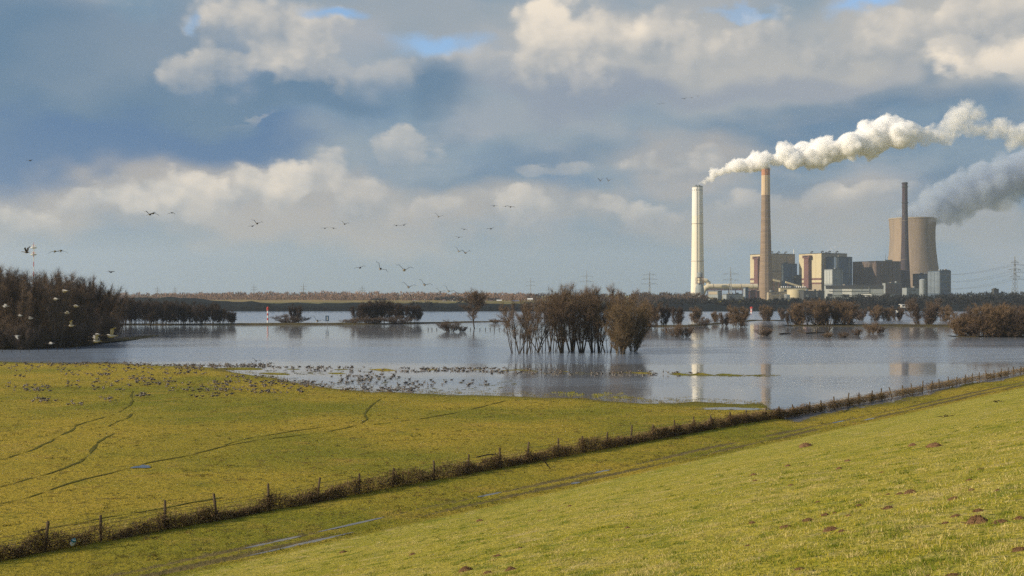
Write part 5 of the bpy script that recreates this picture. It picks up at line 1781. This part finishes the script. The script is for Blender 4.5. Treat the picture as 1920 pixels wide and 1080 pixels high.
def goose_mesh(kind, mats=None):
    b = MB()
    body = [(-0.40, 0.40, 0.015, 0.01), (-0.33, 0.39, 0.06, 0.03), (-0.20, 0.36, 0.11, 0.09), (-0.02, 0.33, 0.135, 0.125), (0.14, 0.34, 0.12, 0.125), (0.23, 0.38, 0.075, 0.085)]
    if kind == 'up':
        neck = [(0.27, 0.47, 0.042, 0.042), (0.285, 0.58, 0.034, 0.034), (0.295, 0.68, 0.033, 0.034), (0.32, 0.74, 0.04, 0.042), (0.37, 0.745, 0.034, 0.034), (0.40, 0.735, 0.018, 0.018), (0.46, 0.72, 0.008, 0.01)]
    elif kind == 'graze':
        neck = [(0.31, 0.34, 0.045, 0.045), (0.38, 0.24, 0.034, 0.034), (0.43, 0.14, 0.032, 0.033), (0.46, 0.08, 0.038, 0.04), (0.485, 0.045, 0.032, 0.03), (0.50, 0.025, 0.018, 0.016), (0.52, 0.005, 0.008, 0.008)]
    elif kind == 'mid':
        neck = [(0.30, 0.42, 0.043, 0.043), (0.37, 0.46, 0.034, 0.034), (0.43, 0.50, 0.033, 0.034), (0.48, 0.52, 0.038, 0.04), (0.53, 0.515, 0.033, 0.032), (0.56, 0.505, 0.018, 0.016), (0.62, 0.49, 0.008, 0.008)]
    elif kind == 'rest':
        body = [(x, z - 0.14, w, h) for x, z, w, h in body]
        neck = [(0.25, 0.32, 0.045, 0.045), (0.25, 0.40, 0.036, 0.036), (0.27, 0.46, 0.036, 0.036), (0.31, 0.49, 0.04, 0.04), (0.36, 0.485, 0.034, 0.032), (0.39, 0.475, 0.018, 0.016), (0.45, 0.46, 0.008, 0.008)]
    else:
        body = [(x, z - 0.35, w, h) for x, z, w, h in body]
        body[-1] = (0.24, 0.01, 0.075, 0.075)
        neck = [(0.33, 0.02, 0.042, 0.042), (0.44, 0.03, 0.034, 0.034), (0.53, 0.035, 0.034, 0.034), (0.59, 0.045, 0.04, 0.042), (0.64, 0.04, 0.034, 0.032), (0.67, 0.03, 0.018, 0.016), (0.73, 0.02, 0.008, 0.008)]
    path = body + neck
    base, m, n = loft(b, path)
    for i in range(m - 1):
        for k in range(n):
            under = k in (n // 2 + 1, n // 2 + 2) or (i < 2 and k >= n // 2)                                     # the lower half of each ring
            if i >= m - 2:
                mi = 3
            elif i >= 5:
                mi = 2
            elif i == 4:
                mi = 1 if under or k in (0, n // 2 - 1) else 2
            else:
                mi = 1 if under else 0
            b.mi[i * n + k] = mi
    if kind in ('up', 'graze', 'mid'):
        for sy_ in (-0.05, 0.05):
            b.tube([(0.02, sy_, 0.26), (0.03, sy_, 0.12), (0.01, sy_, -0.02)], [0.022, 0.012, 0.010], 5, 3)
            b.add([(-0.01, sy_ - 0.012, 0.0), (0.10, sy_ - 0.04, 0.004), (0.10, sy_ + 0.04, 0.004), (-0.01, sy_ + 0.012, 0.0)], [(0, 1, 2, 3)], 3)
    if kind.startswith('fly'):
        lift = {'fly_up': (0.42, 0.30), 'fly_down': (-0.16, -0.36), 'fly_glide': (0.14, 0.02), 'fly_high': (0.62, 0.70)}[kind]
        for sgn in (-1, 1):
            st = [(0.10, -0.12, 0.09, 0.03, 0.03), (0.13, -0.15, 0.36, 0.03 + lift[0] * 0.5, 0.022), (0.17, -0.10, 0.52, 0.03 + lift[0] * 0.8, 0.018),
                  (0.08, -0.16, 0.70, 0.03 + lift[0] * 0.8 + (lift[1] - lift[0]) * 0.5, 0.012), (-0.06, -0.20, 0.86, 0.03 + lift[1], 0.006)]
            v, f = [], []
            for x1, x0, yy_, z, th in st:
                v += [(x1, sgn * yy_, z), ((x0 + x1) / 2, sgn * yy_, z + th), (x0, sgn * yy_, z), ((x0 + x1) / 2, sgn * yy_, z - th)]
            for i in range(4):
                for k in range(4):
                    f.append((i * 4 + k, i * 4 + (k + 1) % 4, (i + 1) * 4 + (k + 1) % 4, (i + 1) * 4 + k))
            f += [(0, 1, 2, 3), (16, 17, 18, 19)]
            b.add(v, f, 4)
        b.add([(-0.36, -0.03, 0.05), (-0.36, 0.03, 0.05), (-0.50, 0.09, 0.045), (-0.52, 0.0, 0.05), (-0.50, -0.09, 0.045)], [(0, 1, 2, 3, 4)], 1)
    return b.mesh('goose', mats or G_mats, True)


GM = {k: goose_mesh(k) for k in ('up', 'graze', 'mid', 'rest', 'fly_up', 'fly_down', 'fly_glide', 'fly_high')}
G_sun = solid('goose_sunlit', (0.62, 0.57, 0.48), (0.42, 0.385, 0.33), 8.0, 0.8)  # sunlight painted into back and wing colour of the landing geese
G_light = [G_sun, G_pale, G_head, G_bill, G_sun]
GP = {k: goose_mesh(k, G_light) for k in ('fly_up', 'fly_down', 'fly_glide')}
R = np.random.default_rng(90)
spots = []
ZONES = [  # px, py centre, half sizes, count, band name
    (70, 735, 26, 6, 16, 'A'), (30, 732, 24, 8, 5, 'A'), (82, 758, 30, 4, 10, 'A'), (140, 727, 14, 8, 7, 'A'), (140, 764, 14, 3, 4, 'A'), (192, 755, 18, 6, 6, 'A'), (270, 748, 16, 4, 7, 'A'),
    (60, 690, 60, 6, 14, 'A'), (100, 686, 90, 3, 22, 'A'), (160, 700, 60, 10, 26, 'A'), (30, 705, 30, 14, 8, 'A'), (235, 710, 60, 14, 26, 'A'), (280, 722, 40, 8, 22, 'A'), (205, 733, 40, 8, 9, 'A'),
    (215, 684, 60, 3, 18, 'B'), (300, 690, 70, 6, 44, 'B'), (345, 698, 40, 10, 30, 'B'), (390, 690, 45, 6, 34, 'B'), (370, 730, 60, 10, 28, 'B'), (400, 745, 50, 8, 14, 'B'), (455, 730, 60, 10, 28, 'B'),
    (470, 715, 50, 8, 26, 'B'), (520, 735, 50, 8, 20, 'B'), (550, 722, 40, 6, 26, 'B'), (590, 725, 30, 8, 14, 'B'),
    (440, 686, 50, 4, 40, 'C'), (480, 686, 30, 4, 24, 'C'), (560, 690, 50, 4, 14, 'C'), (620, 691, 45, 5, 26, 'C'), (660, 712, 40, 8, 22, 'C'), (720, 715, 50, 8, 18, 'C'), (690, 732, 50, 4, 22, 'C'),
    (750, 733, 30, 4, 16, 'C'), (780, 722, 50, 8, 14, 'C'), (860, 718, 60, 6, 10, 'C'), (710, 700, 40, 8, 14, 'C'),
    (775, 694, 26, 4, 16, 'D'), (830, 693, 40, 4, 32, 'D'), (900, 694, 50, 4, 34, 'D'), (960, 697, 40, 4, 20, 'D'), (1020, 699, 35, 4, 20, 'D'), (1110, 702, 60, 3, 12, 'D'), (1180, 701, 40, 3, 14, 'D'),
    (1250, 702, 40, 3, 12, 'D'), (1300, 700, 12, 2, 4, 'D')]
for (px, py, hx, hy, n, band) in ZONES:
    for k in range(int(n * 1.4)):
        p = on_level(px + R.uniform(-1, 1) * hx, py + R.uniform(-1, 1) * hy)
        z = float(ground_z(p[0], p[1]))
        spots.append((p[1], p[0], p[1], z, band, px))
spots.sort()
GL = {'A': 'brown goose with pale belly feeding on the pasture near the left edge', 'B': 'brown goose with pale belly in the flock crowding the pasture shore',
      'C': 'goose standing or swimming in the shallows off the pasture tip', 'D': 'goose in the long line along the spit before the flooded clump'}
GG = {'A': 'geese grazing at the left', 'B': 'geese crowding the pasture shore', 'C': 'geese in the shallows', 'D': 'geese lined up along the spit'}
rest_v = []
for k, (_, x, y, z, band, _) in enumerate(spots):
    wetf = z < -0.06
    kind = 'rest' if z < -0.28 else ['up', 'graze', 'mid', 'graze', 'up', 'mid'][R.integers(6)] if not wetf else ['up', 'mid', 'up', 'graze'][R.integers(4)]
    zz = -0.22 if kind == 'rest' else max(z, -0.20)
    if kind == 'rest':
        zz = -0.10
    rz = R.choice([0.0, math.pi]) + R.normal(0, 0.55)
    sc = R.uniform(0.72, 0.92)
    if k < 300:
        o = link_mesh('goose', GM[kind], None, (x, y, zz), rz)
        o.scale = (sc, sc, sc)
        tag(o, GL[band], 'goose', GG[band])
    else:
        rest_v.append((kind, x, y, zz, rz, sc))
bv, bf, bm = [], [], []
off = 0
for kind, x, y, zz, rz, sc in rest_v:
    me = GM[kind]
    co = np.empty(len(me.vertices) * 3, dtype=np.float32)
    me.vertices.foreach_get('co', co)
    co = co.reshape(-1, 3) * sc
    c_, s_ = math.cos(rz), math.sin(rz)
    bv.append(np.stack([co[:, 0] * c_ - co[:, 1] * s_ + x, co[:, 0] * s_ + co[:, 1] * c_ + y, co[:, 2] + zz], -1))
    for pl in me.polygons:
        bf.append(tuple(i + off for i in pl.vertices))
        bm.append(pl.material_index)
    off += len(co)
me = bpy.data.meshes.new('goose_flock')
me.from_pydata(np.concatenate(bv).tolist(), [], bf)
for m_ in G_mats:
    me.materials.append(m_)
me.polygons.foreach_set('material_index', bm)
tag(link_mesh('goose_flock', me), 'farther geese of the flock packed along the water', kind='stuff')

# geese in the air: photo spot, wing span in px, pose, heading, label
FLY = [
    (56, 301, 9, 'fly_glide', 0.4, 'lone goose high in the dark clouds at the left'),
    (281, 402, 15, 'fly_up', 0.5, 'lower goose of a tight pair in front of the long cream cloud'), (287, 400, 14, 'fly_down', 0.6, 'upper goose of a tight pair in front of the long cream cloud'),
    (322, 399, 9, 'fly_down', 0.3, 'single goose just past the tight pair by the cream cloud'),
    (50, 473, 14, 'fly_high', 2.2, 'goose showing its white belly beside the radio mast'), (103, 471, 15, 'fly_down', 0.9, 'first goose of a close pair past the radio mast'),
    (114, 470, 15, 'fly_down', 0.7, 'second goose of a close pair past the radio mast, farther from it'), (208, 510, 10, 'fly_glide', 0.1, 'goose gliding low above the end of the dark wood'),
    (473, 424, 10, 'fly_glide', 0.4, 'smaller goose of two below the cream cloud, the lower one'), (482, 419, 14, 'fly_up', 0.5, 'larger goose of two below the cream cloud, the upper one'),
    (609, 428, 9, 'fly_glide', 0.4, 'first goose of a trio in line under the clouds'), (625, 428, 9, 'fly_glide', 0.4, 'middle goose of a trio in line under the clouds'), (646, 420, 12, 'fly_up', 0.5, 'highest goose ending the trio in line under the clouds'),
    (743, 423, 9, 'fly_glide', 0.3, 'first goose of the small level pair, mid sky'), (757, 422, 9, 'fly_glide', 0.3, 'second goose of the small level pair, mid sky, farther from the wood'),
    (822, 406, 12, 'fly_up', 0.6, 'goose with steep raised wing, alone above the others mid sky'), (860, 445, 9, 'fly_glide', 0.4, 'small goose just below another, under the mid clouds'),
    (870, 430, 9, 'fly_glide', 0.4, 'small goose just above another, under the mid clouds'), (920, 429, 10, 'fly_glide', 0.2, 'small goose gliding level, alone under the round cloud'),
    (926, 386, 9, 'fly_glide', 0.3, 'first goose of the three before the round cloud'), (948, 387, 8, 'fly_glide', 0.5, 'middle goose of the three before the round cloud'), (957, 388, 11, 'fly_glide', 0.3, 'last goose of the three before the round cloud'),
    (860, 471, 13, 'fly_up', 0.7, 'left bird of two geese banking together above the river'), (873, 474, 13, 'fly_up', 0.9, 'right bird of two geese banking together above the river'),
    (675, 502, 12, 'fly_glide', 0.4, 'first goose of the climbing row of three above the pink wood'), (713, 504, 15, 'fly_up', 0.5, 'middle goose of the climbing row of three above the pink wood'), (758, 506, 18, 'fly_up', 0.6, 'largest goose, last of the climbing row of three'),
    (766, 538, 15, 'fly_up', 0.7, 'goose above the horizon over the thicket, left of a similar one'), (796, 534, 15, 'fly_up', 0.7, 'goose above the horizon over the thicket, right of a similar one'),
    (769, 554, 10, 'fly_up', 0.5, 'goose with pale breast crossing the horizon wood'), (778, 557, 13, 'fly_glide', 0.7, 'goose slanting across the horizon wood below its companions'), (797, 562, 12, 'fly_glide', 0.7, 'goose low before the dark dyke near the thicket'),
    (825, 547, 11, 'fly_up', 0.6, 'first goose of a pair just above the village trees'), (841, 546, 14, 'fly_up', 0.6, 'second goose of a pair just above the village trees'), (852, 560, 13, 'fly_glide', 0.6, 'goose in front of the white gabled village house'),
    (875, 556, 7, 'fly_glide', 0.2, 'tiny goose beside the crown of the lone round tree'), (595, 602, 15, 'fly_up', 0.7, 'dark goose skimming the water by the blue sign'),
    (1126, 339, 7, 'fly_high', 1.0, 'first of two small geese side by side left of the white chimney'), (1141, 339, 7, 'fly_high', 1.0, 'second of two small geese side by side, nearer the white chimney'),
    (1236, 195, 5, 'fly_glide', 0.3, 'tiny distant goose first in the high line above the white chimney'), (1243, 194, 5, 'fly_glide', 0.3, 'tiny distant goose second in the high line above the white chimney'),
    (1283, 185, 7, 'fly_glide', 0.3, 'biggest distant goose of the high line above the white chimney'), (1297, 183, 5, 'fly_glide', 0.3, 'tiny distant goose fourth in the high line above the white chimney'), (1308, 180, 5, 'fly_glide', 0.3, 'last distant goose of the high line, nearest the brown chimney'),
    (121, 546, 15, 'fly_glide', 3.3, 'topmost sunlit goose landing before the dark wood'), (104, 561, 13, 'fly_glide', 3.2, 'sunlit goose just under the topmost one before the dark wood'), (9, 574, 13, 'fly_glide', 3.1, 'sunlit goose at the very left edge before the dark wood'),
    (142, 574, 14, 'fly_glide', 3.2, 'sunlit goose before the dark wood, farthest from the frame edge in its upper group'), (125, 587, 13, 'fly_glide', 3.3, 'sunlit goose in the centre of the landing group before the wood'), (37, 592, 11, 'fly_glide', 3.2, 'left bird of a sunlit level pair before the dark wood'),
    (57, 597, 12, 'fly_glide', 3.1, 'right bird of a sunlit level pair before the dark wood'), (133, 611, 14, 'fly_up', 3.2, 'sunlit goose with raised wings low before the wood'), (31, 630, 12, 'fly_down', 3.3, 'sunlit goose with wings down near the wood foot, left edge'),
    (95, 644, 12, 'fly_glide', 3.2, 'lowest sunlit goose before the foot of the wood'), (182, 627, 12, 'fly_glide', 3.2, 'top bird of three sunlit geese stacked at the wood end'), (177, 633, 13, 'fly_glide', 3.2, 'middle bird of three sunlit geese stacked at the wood end'),
    (180, 640, 17, 'fly_up', 3.3, 'bottom bird of three sunlit geese stacked at the wood end'), (208, 630, 21, 'fly_up', 3.4, 'biggest sunlit goose, leading at the end of the wood over water'),
    (480, 677, 9, 'fly_up', 0.6, 'goose fluttering up from the shallows flock'), (508, 681, 8, 'fly_glide', 0.4, 'goose skimming the water just right of the fluttering one')]
for (px, py, span, kind, hd, lab) in FLY:
    dep = min(1.62 * FPX / span * 0.86, 560)
    if py > 560 and px < 230:
        dep = min(dep, 232)
    if py > 670:
        dep = 206
    if px == 595:
        dep = 300
    p = at(px, py, dep)
    sc = span / FPX * dep / (0.86 if py > 480 else 1.0)
    o = link_mesh('goose', GP[kind] if px < 230 and py > 540 else GM[kind], None, p)
    o.rotation_euler = (R.normal(0, 0.12) + (0.35 if kind == 'fly_up' else 0.0), R.normal(-0.05, 0.06), hd + (math.pi / 2 - 0.55 if hd < 2.5 else 0.35))
    o.scale = (sc,) * 3
    tag(o, lab, 'goose', 'geese in the air')

# ------------------------------------------------------------------ steam
def steam(name, puffs, label, density, voxel, colour, band=6.0, seed=1, noise_scale=0.03, aniso=0.0, dens_x=None, fray=None, sub=10, subr=(0.28, 0.5)):
    """puffs: (px, py, radius_px, depth); a volume of merged billows, each carrying smaller billows"""
    R = np.random.default_rng(seed)
    t = (1 + 5 ** 0.5) / 2
    iv = unit(np.array([(-1, t, 0), (1, t, 0), (-1, -t, 0), (1, -t, 0), (0, -1, t), (0, 1, t), (0, -1, -t), (0, 1, -t), (t, 0, -1), (t, 0, 1), (-t, 0, -1), (-t, 0, 1)], float))
    jf = np.array([(0, 11, 5), (0, 5, 1), (0, 1, 7), (0, 7, 10), (0, 10, 11), (1, 5, 9), (5, 11, 4), (11, 10, 2), (10, 7, 6), (7, 1, 8), (3, 9, 4), (3, 4, 2), (3, 2, 6), (3, 6, 8), (3, 8, 9), (4, 9, 5), (2, 4, 11), (6, 2, 10), (8, 6, 7), (9, 8, 1)])
    ev, ef = list(iv), []
    cache = {}
    def midp(a, b):
        k = (min(a, b), max(a, b))
        if k not in cache:
            cache[k] = len(ev)
            ev.append(unit(ev[a] + ev[b]))
        return cache[k]
    for a, b, c in jf:
        x, y, z = midp(a, b), midp(b, c), midp(c, a)
        ef += [(a, x, z), (b, y, x), (c, z, y), (x, y, z)]
    ev, ef = np.array(ev), np.array(ef)
    balls = []
    for (px, py, r, dep) in puffs:
        c = at(px, py, dep)
        rr = r * dep / FPX
        balls.append((c, rr))
        for k in range(sub):
            d = unit(R.normal(0, 1, 3))
            r2 = rr * R.uniform(*subr)
            c2 = c + d * rr * R.uniform(0.75, 1.0)
            balls.append((c2, r2))
            for j in range(3):
                d2 = unit(d + R.normal(0, 0.6, 3))
                r3 = r2 * R.uniform(0.3, 0.5)
                balls.append((c2 + d2 * r2 * 0.9, r3))
    V = np.concatenate([ev * r + c for c, r in balls])
    F = np.concatenate([ef + i * len(ev) for i in range(len(balls))])
    me = tri_mesh(name, V, F, [])
    m = bpy.data.materials.new(name)
    m.use_nodes = True
    N = Nodes(m.node_tree)
    out = N.new('ShaderNodeOutputMaterial')
    pv = N.new('ShaderNodeVolumePrincipled')
    pv.inputs['Color'].default_value = tuple(colour) + (1,)
    pv.inputs['Anisotropy'].default_value = aniso
    att = N.new('ShaderNodeAttribute', attribute_name='density')
    dens = N.m('MULTIPLY', att.outputs['Fac'], density)
    if dens_x:
        sx_ = N.new('ShaderNodeSeparateXYZ')
        N.put(sx_.inputs[0], N.new('ShaderNodeNewGeometry').outputs['Position'])
        dens = N.m('MULTIPLY', dens, N.smooth(sx_.outputs[0], dens_x[0], dens_x[1], 1.0, dens_x[2]))
    if fray:
        pos_ = N.new('ShaderNodeNewGeometry').outputs['Position']
        nz = N.noise(pos_, 0.026, 4.0, 0.6)
        cut = N.smooth(sx_.outputs[0], fray[0], fray[1], 0.02, 0.34)
        dens = N.m('MULTIPLY', dens, N.smooth(N.m('SUBTRACT', nz, cut), 0.0, 0.22))
    pv.inputs['Density Attribute'].default_value = ''
    N.put(pv.inputs['Density'], dens)
    N.put(out.inputs['Volume'], pv.outputs[0])
    o = link_mesh(name, me)
    ng = bpy.data.node_groups.new(name + '_volume', 'GeometryNodeTree')
    ng.interface.new_socket('Geometry', in_out='INPUT', socket_type='NodeSocketGeometry')
    ng.interface.new_socket('Geometry', in_out='OUTPUT', socket_type='NodeSocketGeometry')
    gi, go = ng.nodes.new('NodeGroupInput'), ng.nodes.new('NodeGroupOutput')
    mv = ng.nodes.new('GeometryNodeMeshToVolume')
    mv.resolution_mode = 'VOXEL_SIZE'
    mv.inputs['Density'].default_value = 1.0
    mv.inputs['Voxel Size'].default_value = voxel
    mv.inputs['Interior Band Width'].default_value = band
    sm = ng.nodes.new('GeometryNodeSetMaterial')
    sm.inputs['Material'].default_value = m
    ng.links.new(gi.outputs[0], mv.inputs['Mesh'])
    ng.links.new(mv.outputs[0], sm.inputs[0])
    ng.links.new(sm.outputs[0], go.inputs[0])
    md = o.modifiers.new('volume', 'NODES')
    md.node_group = ng
    me.materials.append(m)
    return tag(o, label, kind='stuff')


R = np.random.default_rng(15)
pf = []
path = [(1313, 344, 3.4), (1322, 338, 6), (1334, 332, 9), (1348, 325, 12), (1364, 319, 14), (1382, 313, 16), (1402, 306, 18), (1424, 300, 19), (1446, 296, 22), (1470, 296, 23), (1496, 299, 22),
        (1522, 290, 24), (1548, 284, 25), (1575, 278, 25), (1600, 268, 26), (1625, 262, 28), (1650, 255, 30), (1676, 252, 29), (1700, 250, 24)]
for i in range(len(path) - 1):
    (x0, y0, r0), (x1, y1, r1) = path[i], path[i + 1]
    for f in (0.0, 0.5):
        x, y, r = x0 + (x1 - x0) * f, y0 + (y1 - y0) * f, r0 + (r1 - r0) * f
        pf.append((x + R.normal(0, r * 0.15), y + R.normal(0, r * 0.22), r * R.uniform(0.45, 1.0), 2252 + R.normal(0, r * 0.5)))
pf += [(1622, 238, 14, 2252), (1664, 232, 16, 2252), (1684, 236, 16, 2250), (1640, 246, 16, 2240), (1466, 278, 12, 2250), (1480, 284, 12, 2250), (1535, 270, 12, 2250)]
pf += [(1700, 246, 17, 2250), (1716, 250, 14, 2250), (1730, 254, 13, 2250), (1744, 250, 13, 2250), (1758, 254, 13, 2250), (1775, 258, 14, 2250), (1786, 246, 15, 2250), (1792, 232, 15, 2250), (1798, 216, 16, 2250),
       (1808, 202, 13, 2250), (1818, 192, 9, 2250), (1826, 222, 16, 2250), (1834, 214, 12, 2250), (1774, 234, 11, 2250), (1782, 222, 11, 2250), (1812, 236, 14, 2250), (1832, 240, 13, 2250),
       (1845, 240, 12, 2250), (1858, 246, 13, 2250), (1872, 238, 15, 2250), (1890, 244, 16, 2250), (1908, 254, 16, 2250), (1925, 250, 19, 2250), (1945, 245, 20, 2250), (1980, 240, 24, 2250), (1898, 268, 12, 2250), (1735, 264, 10, 2250)]
pf = [(x, y, r * (1.08 if x < 1690 else 1.3), d_) for x, y, r, d_ in pf]
steam('steam_plume', pf, 'white steam plume streaming from the white chimney and fraying downwind', 0.50, 1.7, (0.999, 0.999, 0.999), 6.0, 3, sub=13, subr=(0.20, 0.42), aniso=-0.2,
      dens_x=(at(1640, 250, 2250)[0], at(1770, 250, 2250)[0], 0.20), fray=(at(1330, 250, 2250)[0], at(1780, 250, 2250)[0]))
pf = [(1678, 407, 10, 2620), (1690, 404, 14, 2620), (1702, 404, 18, 2620), (1716, 402, 22, 2615), (1734, 406, 18, 2590), (1748, 408, 16, 2590), (1712, 404, 18, 2620), (1728, 398, 22, 2610), (1745, 396, 24, 2600), (1742, 386, 24, 2600), (1762, 398, 20, 2600), (1738, 372, 18, 2620), (1760, 384, 24, 2620), (1782, 378, 26, 2620), (1770, 362, 22, 2620),
      (1806, 374, 28, 2620), (1830, 362, 30, 2620), (1800, 350, 24, 2620), (1856, 350, 32, 2620), (1840, 332, 26, 2620), (1884, 338, 34, 2620), (1912, 326, 36, 2620), (1945, 318, 40, 2620), (1870, 372, 22, 2620), (1790, 402, 16, 2620), (1815, 396, 14, 2620)]
pf = [(x, y, r * (1.0 if x < 1750 else 1.25), d_) for x, y, r, d_ in pf]
steam('steam_cloud', pf, 'soft grey steam drifting from the cooling tower', 0.10, 3.5, (0.64, 0.72, 0.83), 14.0, 5, sub=7)  # cloud shadow put into the steam colour as a darker blue grey
steam('roof_steam', [(1547, 474, 1.6, 2380), (1552, 470, 2.6, 2380), (1558, 467, 3.0, 2380), (1566, 463, 3.0, 2380), (1574, 458, 2.6, 2380), (1580, 452, 2.0, 2380)], 'wisp of steam over the free-standing boiler house', 0.08, 1.2, (0.97, 0.97, 0.97), 3.0, 6, sub=5)
steam('roof_steam', [(1466, 475, 1.6, 2410), (1474, 474, 2.4, 2410), (1482, 472, 2.4, 2410), (1492, 470, 2.0, 2410), (1502, 466, 1.6, 2410)], 'wisp of steam over the boiler house behind the brown chimney', 0.06, 1.2, (0.97, 0.97, 0.97), 3.0, 7, sub=5)

# ------------------------------------------------------------------ the hazy winter air
m = bpy.data.materials.new('hazy_air')
m.use_nodes = True
N = Nodes(m.node_tree)
out = N.new('ShaderNodeOutputMaterial')
pv = N.new('ShaderNodeVolumePrincipled')
pv.inputs['Color'].default_value = (0.72, 0.84, 1.0, 1)
pv.inputs['Density'].default_value = 0.00007
pv.inputs['Anisotropy'].default_value = 0.2
N.put(out.inputs['Volume'], pv.outputs[0])
hz = MB().box((-9600, -9600, -40.0), (9600, 13200, 520.0)).build('haze', m)
tag(hz, 'thin blue winter haze over the flood plain', kind='stuff')
